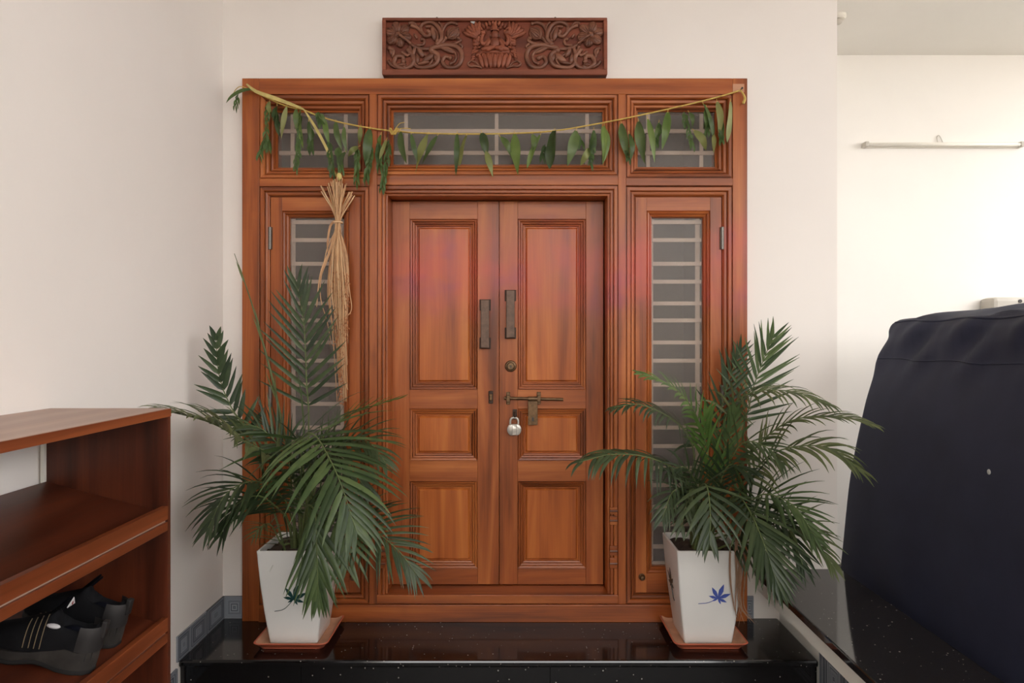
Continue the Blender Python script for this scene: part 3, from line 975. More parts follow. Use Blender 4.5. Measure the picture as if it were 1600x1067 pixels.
leaves = []
for a in ((575, 355, 530, 625, 48, 'p'), (495, 350, 515, 605, 60, 'd'), (430, 315, 445, 425, 50, 'p'), (690, 380, 712, 705, 56, 'b'), (655, 375, 662, 570, 50, 'd'), (895, 465, 930, 675, 52, 'b'),
          (985, 485, 1035, 715, 58, 'b'), (1055, 525, 1078, 745, 42, 'd'), (1192, 525, 1180, 675, 40, 'p'), (1170, 690, 1088, 772, 40, 'p'),
          (1268, 545, 1235, 855, 84, 'd'), (1360, 590, 1352, 675, 56, 'b'), (1525, 565, 1575, 830, 70, 'b'), (1405, 635, 1348, 795, 46, 'p'), (1065, 735, 1030, 860, 60, 'd'),
          (760, 480, 800, 690, 44, 'd'), (845, 420, 900, 500, 40, 'd')):
    leaves.append(R2(*a[:2]) + R2(*a[2:4]) + (a[4] / 5.333, a[5]))
for a in ((315, 800, 352, 965, 36, 'd'), (412, 800, 340, 1032, 42, 'p'), (470, 808, 380, 972, 36, 'd'), (588, 798, 580, 1048, 38, 'b'), (642, 808, 600, 992, 42, 'p'),
          (735, 792, 765, 930, 58, 'd'), (758, 900, 800, 1055, 42, 'p'), (845, 815, 912, 948, 40, 'b'), (930, 798, 950, 1042, 60, 'b'), (1035, 798, 1030, 930, 36, 'd'), (1082, 805, 1003, 1005, 42, 'b'),
          (1168, 778, 1138, 1008, 78, 'b'), (1295, 778, 1243, 990, 66, 'd'), (1378, 885, 1322, 985, 46, 'p'), (1452, 755, 1456, 975, 62, 'b'), (1400, 775, 1378, 985, 48, 'd')):
    leaves.append(R1(*a[:2]) + R1(*a[2:4]) + (a[4] / 3.81, a[5]))
for a in ((20, 468, 8, 765, 42, 'b'), (150, 452, 205, 735, 66, 'd'), (208, 530, 215, 742, 56, 'd'), (282, 436, 328, 758, 66, 'd'), (350, 418, 402, 748, 52, 'b'), (432, 445, 388, 622, 34, 'd'),
          (502, 366, 458, 650, 72, 'b'), (662, 368, 685, 495, 36, 'd'), (702, 505, 792, 655, 56, 'p'), (772, 306, 848, 565, 58, 'b'), (792, 330, 782, 530, 48, 'd'), (876, 286, 892, 548, 52, 'p'),
          (850, 535, 850, 675, 32, 'p'), (905, 400, 910, 605, 36, 'd'), (977, 286, 952, 595, 62, 'p')):
    leaves.append(R3(*a[:2]) + R3(*a[2:4]) + (a[4] / 4.85, a[5]))
for i, (ax, ay, bx, by, wpx, kd) in enumerate(leaves):
    y0 = YG - 0.004 - 0.014 * rnd.random()
    a, e = P(ax, ay, y0), P(bx, by, y0 - 0.010 * rnd.random() + 0.006)
    mid = (a + e) / 2 + Vector((rnd.uniform(-0.006, 0.006), -0.010 - 0.02 * rnd.random(), 0))
    w_ = wpx * 3.71 / F
    ang = rnd.uniform(-0.7, 0.7)
    nm = Vector((math.sin(ang), -math.cos(ang), 0.1))
    mt = {'p': 'mango_pale', 'b': 'mango_bright' if i % 2 else 'mango', 'd': 'mango'}[kd]
    b = blade(MB(), [a, mid, e], 0.86 * w_ / max(0.75, math.cos(ang)), nm, rnd.uniform(0.2, 0.8), 'mango', rnd.uniform(-0.6, 0.6))
    lf = obj('mango_leaf', b, M[mt], gl, smooth=True)
    # stalk back up to the twine
    obj('leaf_stalk', MB().tube([a, a + (a - mid).normalized() * 0.018], 0.0018, 5), M['twine'], lf)


def sprig(pts, n=26, ll=0.05):
    path = smooth_path([P(a, b_, YG - 0.008 - 0.006 * i) for i, (a, b_) in enumerate(pts)], 8)
    b = MB().tube(path, [0.0025, 0.0012], 5)
    for k in range(n):
        t = (k + 0.5) / n
        i = min(len(path) - 2, int(t * (len(path) - 1)))
        p = path[i].lerp(path[i + 1], t * (len(path) - 1) - i)
        s = 1 if k % 2 else -1
        l_ = ll * rnd.uniform(0.7, 1.15)
        d = Vector((s * rnd.uniform(0.12, 0.42), rnd.uniform(-0.35, 0.05), -1)).normalized()
        q = p + d * l_ * 0.5 + Vector((s * 0.004, -0.004, 0))
        blade(b, [p, q, p + d * l_], rnd.uniform(0.010, 0.016), (rnd.uniform(-0.8, 0.8), -1, 0), 0.3, 'mango', 0.0, 5)
    return obj('neem_sprig', b, M['neem'], gl, smooth=True)


for s in ([(425, 318), (400, 600), (345, 760)], [(415, 600), (432, 690)], [(690, 395), (680, 650), (650, 860)], [(775, 520), (782, 710)], [(930, 640), (962, 920)], [(1165, 690), (1155, 980)],
          [(1285, 670), (1238, 960)], [(1430, 630), (1400, 850), (1370, 1030)], [(840, 400), (875, 480)], [(1010, 690), (1035, 880)], [(1345, 640), (1350, 850)], [(480, 360), (500, 480)]):
    sprig([R2(*q) for q in s])
for s in ([(1395, 790), (1378, 970)], [(1110, 860), (1092, 930)], [(1310, 800), (1330, 850)]):
    sprig([R1(*q) for q in s], 14)
for s in ([(625, 360), (690, 620)], [(160, 470), (205, 710)], [(790, 350), (800, 520)], [(900, 420), (908, 580)], [(440, 440), (400, 600)]):
    sprig([R3(*q) for q in s], 18, 0.042)
# pale dry strip wound on the twine and running down to the straw
for pts, wpx in (([(385, 131), (400, 143), (425, 152), (455, 163), (474, 170)], 6.5), ([(474, 170), (486, 188), (500, 212), (516, 245), (524, 275)], 4.5)):
    blade_pts = [P(a, b_, YG - 0.014) for a, b_ in pts]
    obj('dry_strip', blade(MB(), blade_pts, wpx * 0.0035, (0, -1, 0.2), 0.2, 'strip'), M['dryleaf'], gl, smooth=True)
b = blade(MB(), [P(397, 139, -0.03), P(378, 143, -0.05), P(362, 152, -0.05), P(353, 161, -0.04)], 0.034, (0.1, -0.8, 0.6), 0.4)
obj('mango_leaf', b, M['neem'], gl, smooth=True)
sprig([(372, 146), (368, 166)], 6, 0.05)
obj('twine_end', MB().tube(smooth_path([P(389, 139, YG), P(376, 135, -0.03), P(368, 140, -0.03), P(364, 148, -0.03)], 5), 0.002, 5), M['twine'], gl, smooth=True)

# ================================================================== STRAW SHEAF
YS = -0.055
def R4(u, v): return (370 + u / 2.964, 280 + v / 2.964)
tie = R4(467, 200)
ss = thing('straw_sheaf', 'bundle of dry paddy straw hanging upside down from the garland', 'straw', (X(tie[0]), YS, Z(635)))
tops = [(390, 35), (425, 25), (440, 5), (450, -5), (460, -12), (470, -8), (480, 5), (492, 20), (505, 25), (540, 50), (525, 60), (445, 30)]
for i in range(60):
    tp = tops[i % len(tops)]
    tx, ty = tp[0] + rnd.uniform(-6, 6), tp[1] + rnd.uniform(-8, 25)
    if i > 40: tx, ty = 467 + rnd.uniform(-22, 22), rnd.uniform(-10, 120)
    dy = rnd.uniform(-0.024, 0.020)
    spread = rnd.gauss(0, 27)
    endv = rnd.choice([520, 640, 700, 760, 860, 960, 1030])
    lean = 6 if endv < 700 else 18
    pts = [R4(tx, ty) + (dy * 1.3,), R4(467 + rnd.uniform(-10, 10), 200) + (dy * 0.6,), R4(467 + spread * 0.6, 330) + (dy,), R4(470 + spread, 520) + (dy * 1.2,),
           R4(472 + spread * (1.1 if endv < 700 else 0.7) + lean * 0.3, (520 + endv) / 2 + 20) + (dy,), R4(470 + lean + spread * 0.6, endv) + (dy * 0.7,)]
    pth = smooth_path([P(a, b_, YS + c_) for a, b_, c_ in pts], 5)
    obj('straw_stalk', MB().tube(pth, [0.0034, 0.0030, 0.0024, 0.0015], 5), M['straw'], ss, smooth=True)
for pts in ([(455, 230), (437, 320), (400, 400), (380, 480), (370, 590)], [(450, 250), (425, 350), (395, 430), (385, 470)], [(455, 190), (432, 220), (420, 300), (425, 360)], [(480, 250), (508, 350), (516, 470), (510, 640), (512, 700)],
            [(460, 300), (430, 420), (428, 560), (432, 650)], [(470, 700), (478, 860), (500, 930), (514, 975)]):
    pth = smooth_path([P(*R4(u, v), YS - 0.012) for u, v in pts], 6)
    obj('straw_blade', blade(MB(), pth[::3] + [pth[-1]], 0.012, (0.2, -1, 0), 0.3, 'palm', 0, 12), M['straw'], ss, smooth=True)
b = MB()
for k in range(420):
    if k < 300:
        v = rnd.uniform(430, 790); u = 474 + rnd.choice([-1, 1]) * abs(rnd.gauss(18, 16)) * (1 if v < 650 else 0.7)
        if rnd.random() < 0.45: u = 506 + rnd.gauss(0, 7); v = rnd.uniform(440, 740)
    else:
        v = rnd.uniform(780, 1045); u = 482 + rnd.gauss(0, 9)
    b.ball(P(*R4(u, v), YS - 0.014 + rnd.uniform(-0.014, 0.014)), 0.0028, 0.0028, 0.0062, rnd.uniform(-0.5, 0.5), 5, 3)
g = obj('grain', b, M['grain'], ss)
g['kind'] = 'stuff'
obj('tie', MB().lathe([(0.026, -0.004), (0.029, 0.0), (0.026, 0.004)], P(tie[0], tie[1], YS), 'z', 16), M['straw'], ss, smooth=True)
obj('hanging_loop', MB().tube(smooth_path([P(525, 270, YG - 0.012), P(527, 280, YS), P(527, 310, YS), P(527, 345, YS)], 5), 0.003, 6).ball(P(530, 276, YS), 0.016, 0.012, 0.022), M['dryleaf'], ss, smooth=True)

# ================================================================== SHOE RACK
RY1 = -1.414; RY0 = -2.62; RXF = -1.168; RXB = WL + 0.02; RH = 1.478
rk = thing('shoe_rack', 'open red-brown wooden shoe rack with sloping shelves against the wall', 'shoe rack', ((RXF + RXB) / 2, (RY0 + RY1) / 2, 0))
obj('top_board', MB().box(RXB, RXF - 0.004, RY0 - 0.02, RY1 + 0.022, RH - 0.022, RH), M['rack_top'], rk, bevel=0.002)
obj('top_edge', MB().box(RXF - 0.0038, RXF + 0.001, RY0 - 0.02, RY1 + 0.022, RH - 0.028, RH - 0.001), M['rack_edge'], rk, bevel=0.001)
obj('end_panel', MB().box(RXB, RXF, RY1, RY1 + 0.02, 0, RH - 0.0222), M['rack_z'], rk, bevel=0.001)
obj('end_panel', MB().box(RXB, RXF, RY0 - 0.02, RY0, 0, RH - 0.0222), M['rack_z'], rk, bevel=0.001)
obj('lit_back_edge', MB().box(RXB - 0.012, RXB, RY1 - 0.012, RY1 + 0.02, 0, RH - 0.03), M['plastic'], rk)  # off-white strip stands for light caught along the rack's back edge
slope = 0.104 / 0.40
for zf in (1.129, 0.751, 0.373):
    xf, xb = RXF - 0.02, RXB
    zr = zf + (xf - xb) * slope
    b = MB().add([(xb, RY0 + .001, zr), (xf, RY0 + .001, zf), (xf, RY1 - .001, zf), (xb, RY1 - .001, zr), (xb, RY0 + .001, zr - 0.02), (xf, RY0 + .001, zf - 0.02), (xf, RY1 - .001, zf - 0.02), (xb, RY1 - .001, zr - 0.02)],
                 [(0, 1, 2, 3), (7, 6, 5, 4), (0, 4, 5, 1), (1, 5, 6, 2), (2, 6, 7, 3), (3, 7, 4, 0)])
    sh = obj('shelf', b, M['rack_y'], rk)
    obj('shelf_lip', MB().box(RXF - 0.0195, RXF + 0.002, RY0 + 0.001, RY1 - 0.001, zf - 0.026, zf + 0.020), M['rack_edge'], sh, bevel=0.002)
    obj('shelf_groove', MB().box(RXF - 0.0195, RXF - 0.008, RY0 + 0.001, RY1 - 0.001, zf - 0.034, zf - 0.026), M['rack_top'], sh)
    obj('shelf_edge', MB().box(RXF - 0.0195, RXF + 0.001, RY0 + 0.001, RY1 - 0.001, zf - 0.064, zf - 0.034), M['rack_edge'], sh, bevel=0.002)


# ---- shoes: length along local x (heel at 0), z up
def shoe(px, py_d, heel_x, depth_y, label, mirror=1, detail=True):
    zf = 0.751
    xs = heel_x
    zs = zf + (RXF - 0.02 - xs) * slope
    r = thing('shoe', label, 'shoe', (xs, depth_y, zs + 0.001), group='pair of black shoes on the rack')
    ang = math.atan(slope)
    r.rotation_euler = (0, 0, 0)
    Mx = Matrix.Rotation(ang, 4, 'Y') @ Matrix.Rotation(PI + mirror * 0.06, 4, 'Z') @ Matrix.Diagonal((1.10, 1.16, 1.38, 1))
    r.matrix_basis = Matrix.Translation(Vector((xs, depth_y, zs + 0.001))) @ Mx
    LEN = 0.285

    def half(t):
        pts = [(0, 0.012), (0.02, 0.022), (0.06, 0.031), (0.15, 0.037), (0.35, 0.036), (0.5, 0.040), (0.68, 0.049), (0.82, 0.046), (0.93, 0.034), (1.0, 0.010)]
        for (a, u), (c_, v) in zip(pts, pts[1:]):
            if t <= c_:
                k_ = (t - a) / (c_ - a); k_ = k_ * k_ * (3 - 2 * k_)
                return u + (v - u) * k_
        return 0.01

    def inter(t, pts):
        for (a, u), (c_, v) in zip(pts, pts[1:]):
            if t <= c_:
                return u + (v - u) * (t - a) / (c_ - a)
        return pts[-1][1]
    n = 26
    # sole: outline with flare, thicker at the heel
    def sole(z0f, z1f, sc, name, mat):
        b = MB()
        ring = []
        for i in range(n + 1):
            t = i / n
            ring.append((t, 1))
        for i in range(n, -1, -1):
            ring.append((i / n, -1))
        m = len(ring)
        for zf_, s_ in ((z0f, sc * 0.94), (lambda t: (z0f(t) * 0.6 + z1f(t) * 0.4), sc), (z1f, sc * 0.97)):
            for t, s in ring:
                b.v.append(Vector((0.004 * (1 - sc) * 0 + t * LEN + (s_ - 1) * (t - 0.5) * 0.05, s * half(t) * s_, zf_(t))))
        for j in range(2):
            for k_ in range(m):
                a, c_ = j * m + k_, j * m + (k_ + 1) % m
                b.f.append((a, c_, c_ + m, a + m))
        for j in (0, 2):
            for i in range(n):
                a, c_ = j * m + i, j * m + (2 * n + 1 - i)
                b.f.append((a, a + 1, c_ - 1, c_))
        return obj(name, b, mat, r, smooth=True, local=True, autosmooth=50)
    tz = lambda t: 0.0 + 0.018 * max(0, (t - 0.75) / 0.25) ** 2 + 0.008 * max(0, 1 - abs(t - 0.45) / 0.18)
    sole(tz, lambda t: tz(t) + 0.009, 1.06, 'outsole', M['rubber_dark'])
    sole(lambda t: tz(t) + 0.008, lambda t: inter(t, [(0, .052), (.12, .046), (.22, .050), (.34, .040), (.55, .028), (.8, .026), (1, .030)]), 1.05, 'midsole', M['rubber'])
    # upper
    b = MB()
    m = 17
    for i in range(n + 1):
        t = 0.012 + 0.975 * i / n
        h = inter(t, [(0, .098), (.05, .104), (.16, .098), (.30, .100), (.42, .112), (.55, .095), (.75, .072), (.9, .058), (1, .040)])
        wv = half(t)
        op = 1 if 0.05 < t < 0.40 else 0
        for k_ in range(m):
            a = PI * k_ / (m - 1)
            yy_ = wv * math.cos(a) * (1 - 0.18 * math.sin(a))
            zz = 0.030 + (h - 0.030) * (math.sin(a) ** 0.62)
            if op and 0.27 * PI < a < 0.73 * PI:
                e = min(1, (t - 0.05) / 0.04, (0.40 - t) / 0.05)
                zz -= 0.050 * e * min(1, (0.23 * PI - abs(a - PI / 2)) / (0.07 * PI))
            b.v.append(Vector((t * LEN, yy_, zz)))
    for i in range(n):
        for k_ in range(m - 1):
            a = i * m + k_
            b.f.append((a, a + 1, a + m + 1, a + m))
    b.f.append(tuple(range(m))); b.f.append(tuple(reversed(range(n * m, n * m + m))))
    up = obj('upper', b, M['shoe'], r, smooth=True, local=True)
    # lining pad inside the opening, tongue, heel counter, pull tab
    obj('lining', MB().ball((0.065, 0, 0.066), 0.045, 0.026, 0.018), M['shoe_lining'], r, smooth=True, local=True)
    tg = MB()
    for i in range(7):
        t = i / 6
        x = 0.135 - 0.040 * t; z = 0.098 + 0.042 * t
        for k_ in range(5):
            s = (k_ - 2) / 2
            tg.v.append(Vector((x + 0.008 * s * s, s * (0.026 - 0.006 * t), z - 0.012 * s * s)))
        for k_ in range(5):
            s = (k_ - 2) / 2
            tg.v.append(Vector((x + 0.008 * s * s + 0.006, s * (0.026 - 0.006 * t), z - 0.012 * s * s + 0.003)))
    for i in range(6):
        for j in (0, 5):
            for k_ in range(4):
                a = i * 10 + j + k_
                tg.f.append((a, a + 1, a + 11, a + 10))
    obj('tongue', tg, M['shoe_lining'], r, smooth=True, local=True)
    hc = MB()
    for i in range(13):
        a = PI / 2 + PI * (i / 12)
        for zz, s in ((0.048, 1.05), (0.07, 1.03), (0.094, 0.96), (0.098, 0.90)):
            hc.v.append(Vector((0.042 + 0.046 * math.cos(a) * s, 0.0355 * math.sin(a) * s, zz)))
    for i in range(12):
        for j in range(3):
            a = i * 4 + j
            hc.f.append((a, a + 1, a + 5, a + 4))
    obj('heel_counter', hc, M['shoe_heel'], r, smooth=True, local=True)
    obj('pull_tab', MB().box(-0.010, 0.004, -0.009, 0.009, 0.074, 0.110), M['shoe_heel'], r, local=True, bevel=0.003)
    if detail:
        for k_ in range(4):
            pts = []
            for i in range(6):
                t = 0.46 + 0.045 * k_ + 0.03 * i / 5 - 0.02
                a = PI * (0.99 - 0.36 * (i / 5))
                h = inter(t, [(0, .098), (.42, .112), (.55, .095), (.75, .072), (1, .04)])
                yy_ = half(t) * math.cos(a) * (1 - 0.18 * math.sin(a))
                pts.append((t * LEN, yy_ * 1.03 * 1, 0.030 + (h - 0.030) * math.sin(a) ** 0.62 + 0.001))
            for s in (1, -1):
                obj('stitching', MB().tube([(x, y * s, z) for x, y, z in pts], 0.0012, 5), M['stitch'], r, local=True)
        # woven label on the tongue
        lb = MB().add([(0.088, -0.016, 0.1345), (0.088, 0.016, 0.1345), (0.0865, 0.0, 0.149)], [(0, 1, 2)])
        lb = MB().add([(0.0935, -0.016, 0.124), (0.0935, 0.016, 0.124), (0.091, 0.0, 0.142), (0.0955, -0.016, 0.125), (0.0955, 0.016, 0.125), (0.093, 0.0, 0.143)], [(0, 1, 2), (5, 4, 3), (0, 3, 4, 1), (1, 4, 5, 2), (2, 5, 3, 0)])
        lo = obj('label', lb, M['white_label'], r, local=True)
        obj('label_mark', MB().ball((0.092, 0, 0.130), 0.0015, 0.002, 0.004), M['red_label'], lo, local=True)
        obj('lace_patch', MB().ball((0.112, 0.024, 0.086), 0.018, 0.010, 0.005), M['white_label'], r, local=True, smooth=True)
    return r


shoe(0, 0, -1.208, -1.765, 'near black shoe with dusty grey sole and white label on the rack', 1, True)
shoe(0, 0, -1.225, -1.610, 'far black shoe of the pair, next to the rack end panel', -1, False)

# ================================================================== COVERED VEHICLE
vc = thing('vehicle_cover', 'dark navy fabric cover draped over a parked vehicle beyond the ledge', 'vehicle cover', (2.85, -1.9, 0))
half_prof = [(1.90, 0.02), (1.935, 0.375), (1.985, 0.9), (2.07, 1.31), (2.155, 1.58), (2.19, 1.72), (2.215, 1.79), (2.28, 1.835), (2.45, 1.862), (2.85, 1.905)]
full = [Vector((a, 0, c_)) for a, c_ in half_prof]
full = full + [Vector((5.7 - p.x, 0, p.z)) for p in reversed(full[:-1])]
sec = smooth_path(full, 7)
nsec = len(sec)
ys = []
y = -4.6
while y < 0.27:
    ys.append(y); y += 0.045
ys.append(0.27)
b = MB()
nend = 6
rows = []
for y in ys:
    rows.append((y, 0.0))
for k in range(1, nend + 1):
    a = PI / 2 * k / nend
    rows.append((0.27 + 0.06 * math.sin(a), 0.08 * (1 - math.cos(a))))
rows = [(-4.66, 0.08), (-4.64, 0.03)] + rows
for (y, ins) in rows:
    for i, p in enumerate(sec):
        x, z = p.x, p.z
        x = x + (2.85 - x) * ins
        if z > 1.6: z = z - ins * 0.3
        s = -1 if x < 2.85 else 1
        low = max(0, 1 - z / 1.5)
        d = 0.010 * math.sin(5.2 * y + 2.5 * z) * low + 0.006 * math.sin(11 * y - 4 * z + 1) * low
        # drag folds that run down from the roof corner
        top = math.exp(-((z - 1.72) / 0.16) ** 2)
        d += 0.016 * top * math.sin(16 * y + 22 * z) + 0.010 * top * math.sin(31 * y + 18 * z + 1.3)
        d += 0.006 * math.sin(3.1 * (y * 0.8 + z * 1.7)) + 0.004 * math.sin(7 * (y * 0.5 - z))
        if z > 1.83:
            b.v.append(Vector((x, y, z + 0.010 * math.sin(9 * y + 6 * x) + 0.006 * math.sin(21 * y - 5 * x))))
        else:
            b.v.append(Vector((x + s * d, y, z + 0.008 * top * math.sin(13 * y))))
for j in range(len(rows) - 1):
    for i in range(nsec - 1):
        a = j * nsec + i
        b.f.append((a, a + nsec, a + nsec + 1, a + 1))
b.f.append(tuple(range(nsec)))
b.f.append(tuple(reversed(range((len(rows) - 1) * nsec, len(rows) * nsec))))
cover_v = b.v
cov = obj('cover_sheet', b, M['cloth'], vc, smooth=True, autosmooth=60)
for i_s, rad in ((29, 0.0035), (46, 0.006)):
    for side in (0, 1):
        i2 = i_s if side == 0 else nsec - 1 - i_s
        pth = [cover_v[(j + 2) * nsec + i2] + Vector((-0.001 if side == 0 else 0.001, 0, 0)) for j in range(len(ys))]
        obj('seam', MB().tube(pth, rad, 6), M['cloth'], vc, smooth=True)
pp = Vector((1.985, 0, 0))
# pale fleck on the side
d_ = None
for j in range(len(ys)):
    for i in range(nsec // 2):
        v = cover_v[(j + 2) * nsec + i]
        dd = v.y - CAM.y
        if dd > 0.5:
            e = abs(CX + v.x * F / dd - 1540) + abs(CY - (v.z - CAM.z) * F / dd - 743)
            if d_ is None or e < d_[0]: d_ = (e, v)
obj('fleck', MB().ball(d_[1] + Vector((-0.002, 0, 0)), 0.003, 0.011, 0.012), M['speck'], vc, smooth=True)

# ================================================================== FAR WALL FITTINGS
yw = YF - 0.03
tb = thing('tube_light', 'white tube light batten mounted high on the far wall', 'light', (X(1473, yw), yw, Z(226, yw)))
zz = Z(226, yw); xa, xb = X(1349, yw), X(1597, yw)
obj('batten', MB().box(xa + 0.02, xb - 0.02, yw, YF, zz - 0.020, zz + 0.020), M['plastic'], tb, bevel=0.005)
obj('tube', MB().tube([(xa + 0.03, yw - 0.018, zz - 0.004), (xb - 0.03, yw - 0.018, zz - 0.004)], 0.013, 12), M['plastic'], tb, smooth=True)
for x, s in ((xa, 1), (xb, -1)):
    obj('end_cap', MB().box(x, x + s * 0.03, yw - 0.034, YF, zz - 0.022, zz + 0.018), M['plastic_grey'], tb, bevel=0.006)
x = X(1472, yw)
obj('wire_loop', MB().tube(smooth_path([(x - 0.02, YF - 0.01, zz + 0.02), (x - 0.024, YF - 0.008, zz + 0.065), (x - 0.005, YF - 0.008, zz + 0.075), (x + 0.02, YF - 0.01, zz + 0.02)], 5), 0.003, 6), M['plastic_grey'], tb, smooth=True)

p = Vector((X(1310, 0.86), 0.86, HC))
lm = thing('ceiling_lamp', 'small round lamp on the ceiling beside the wall corner', 'lamp', (p.x, p.y, HC - 0.05))
obj('lamp_base', MB().lathe([(0, 0), (0.05, 0), (0.05, -0.02), (0.04, -0.03), (0, -0.03)], p, 'z', 20), M['plastic'], lm, smooth=True, autosmooth=40)
obj('lamp_bulb', MB().lathe([(0.022, -0.03), (0.026, -0.04), (0.022, -0.055), (0.012, -0.062), (0, -0.064)], p, 'z', 16), M['plastic_grey'], lm, smooth=True)

yw = YF - 0.16
bx_ = thing('wall_unit', 'off-white plastic unit on the far wall just above the vehicle cover', 'wall unit', (X(1600, yw), YF, Z(520, yw)))
xa, xb = X(1553, yw), X(1553, yw) + 0.62
obj('casing', MB().box(xa, xb, yw, YF, Z(530, yw), Z(464, yw)), M['plastic_grey'], bx_, bevel=0.03)
obj('screw', MB().lathe([(0, -0.004), (0.014, -0.004), (0.014, 0.0)], P(1594, 470.5, yw), 'y', 12), M['wire'], bx_)
obj('casing_joint', MB().box(xa + 0.05, xb - 0.05, yw - 0.001, yw + 0.004, Z(479, yw), Z(478, yw)), M['plastic_grey'], bx_)


# ================================================================== POTTED PALMS
def maple(center, uvec, nvec, size, rot, mat, parent, stem_dir):
    """a painted seven-lobed leaf lying on a pot face"""
    up = nvec.cross(uvec).normalized()
    if up.z < 0: up = -up
    b = MB()
    lobes = [(-2.35, 0.42), (-1.65, 0.62), (-0.85, 0.85), (0.0, 1.0), (0.85, 0.85), (1.65, 0.62), (2.35, 0.42)]
    pl = obj('painted_leaf', MB().tube(smooth_path([center + nvec * 0.0008, center + (uvec * stem_dir[0] * 0.5 + up * stem_dir[1] * 0.8) * size + nvec * 0.0008, center + (uvec * stem_dir[0] + up * stem_dir[1]) * size + nvec * 0.0008], 5), 0.0018, 5, flat=0.5), mat, parent)
    for a, l_ in lobes:
        a += rot
        d = (up * math.cos(a) + uvec * math.sin(a))
        s = (uvec * math.cos(a) - up * math.sin(a))
        b = MB()
        outl = [(0, 0.02), (0.3, 0.11), (0.55, 0.15), (0.8, 0.08), (1.0, 0.0)]
        top = [center + (d * t * l_ + s * w_ * l_) * size + nvec * 0.0016 for t, w_ in outl]
        bot = [center + (d * t * l_ - s * w_ * l_) * size + nvec * 0.0016 for t, w_ in reversed(outl)]
        n = len(top) + len(bot)
        b.v += top + bot
        b.v += [q - nvec * 0.0014 for q in top + bot]
        b.f.append(tuple(range(n)))
        for k_ in range(n):
            b.f.append((k_, (k_ + 1) % n, (k_ + 1) % n + n, k_ + n))
        obj('leaf_lobe', b, mat, pl)


POT_Y = -0.18
PB, PT, PH = 0.121, 0.170, 0.477
PZ0 = PZ + 0.012


def pot_half(t):
    return PB + (PT - PB) * (0.80 * t + 0.20 * t * t) + 0.012 * math.sin(PI * t) * 0.6


def pot(parent, cx):
    b = MB()
    n = 12
    def ring(h, z):
        r_ = min(0.012, h * 0.1)
        out = []
        for sx, sy, a0 in ((1, 1, 0), (-1, 1, 90), (-1, -1, 180), (1, -1, 270)):
            for k_ in range(4):
                a = math.radians(a0 + 30 * k_)
                out.append(Vector((cx + sx * (h - r_) + r_ * math.cos(a), POT_Y + sy * (h - r_) + r_ * math.sin(a), z)))
        return out
    rings = [ring(pot_half(0) - 0.004, PZ0)]
    for i in range(n + 1):
        rings.append(ring(pot_half(i / n), PZ0 + 0.004 + (PH - 0.004) * i / n))
    rings.append(ring(PT - 0.004, PZ0 + PH + 0.003))
    rings.append(ring(PT - 0.012, PZ0 + PH + 0.001))
    rings.append(ring(PT - 0.022, PZ0 + PH - 0.09))
    m = 16
    for r_ in rings: b.v += r_
    for j in range(len(rings) - 1):
        for k_ in range(m):
            a, c_ = j * m + k_, j * m + (k_ + 1) % m
            b.f.append((a, c_, c_ + m, a + m))
    b.f.append(tuple(reversed(range(m))))
    b.f.append(tuple(range((len(rings) - 1) * m, len(rings) * m)))
    return obj('pot', b, M['pot'], parent, smooth=True, autosmooth=40)


def saucer(cx, label):
    t = thing('plant_saucer', label, 'saucer', (cx, POT_Y, PZ), group='terracotta saucers under the white pots')
    b = MB()
    def ring(h, z, rr_=0.03):
        out = []
        for sx, sy, a0 in ((1, 1, 0), (-1, 1, 90), (-1, -1, 180), (1, -1, 270)):
            for k_ in range(5):
                a = math.radians(a0 + 22.5 * k_)
                out.append(Vector((cx + sx * (h - rr_) + rr_ * math.cos(a), POT_Y + sy * (h - rr_) + rr_ * math.sin(a), z)))
        return out
    outer = [ring(0.150, PZ), ring(0.158, PZ + 0.002), ring(0.164, PZ + 0.016), ring(0.170, PZ + 0.018), ring(0.186, PZ + 0.036), ring(0.184, PZ + 0.039), ring(0.178, PZ + 0.037)]
    inner = [ring(0.178, PZ + 0.037), ring(0.164, PZ + 0.020), ring(0.155, PZ + 0.0115)]
    for nm, rs, mt, caps in (('saucer_shell', outer, 'tray', 'bottom'), ('saucer_bed', inner, 'tray_dusty', 'top')):
        b = MB()
        m = 20
        for r_ in rs: b.v += r_
        for j in range(len(rs) - 1):
            for k_ in range(m):
                a, c_ = j * m + k_, j * m + (k_ + 1) % m
                b.f.append((a, c_, c_ + m, a + m))
        b.f.append(tuple(reversed(range(m))) if caps == 'bottom' else tuple(range((len(rs) - 1) * m, len(rs) * m)))
        obj(nm, b, M[mt], t, smooth=True, autosmooth=50)


def clampv(p):
    if p.x < WL + 0.012: p.x = WL + 0.012 + 0.004 * math.sin(p.z * 60)
    lim = -0.015 if FX0 - 0.03 < p.x < FX1 + 0.03 else WB - 0.015
    if p.y > lim: p.y = lim
    return p


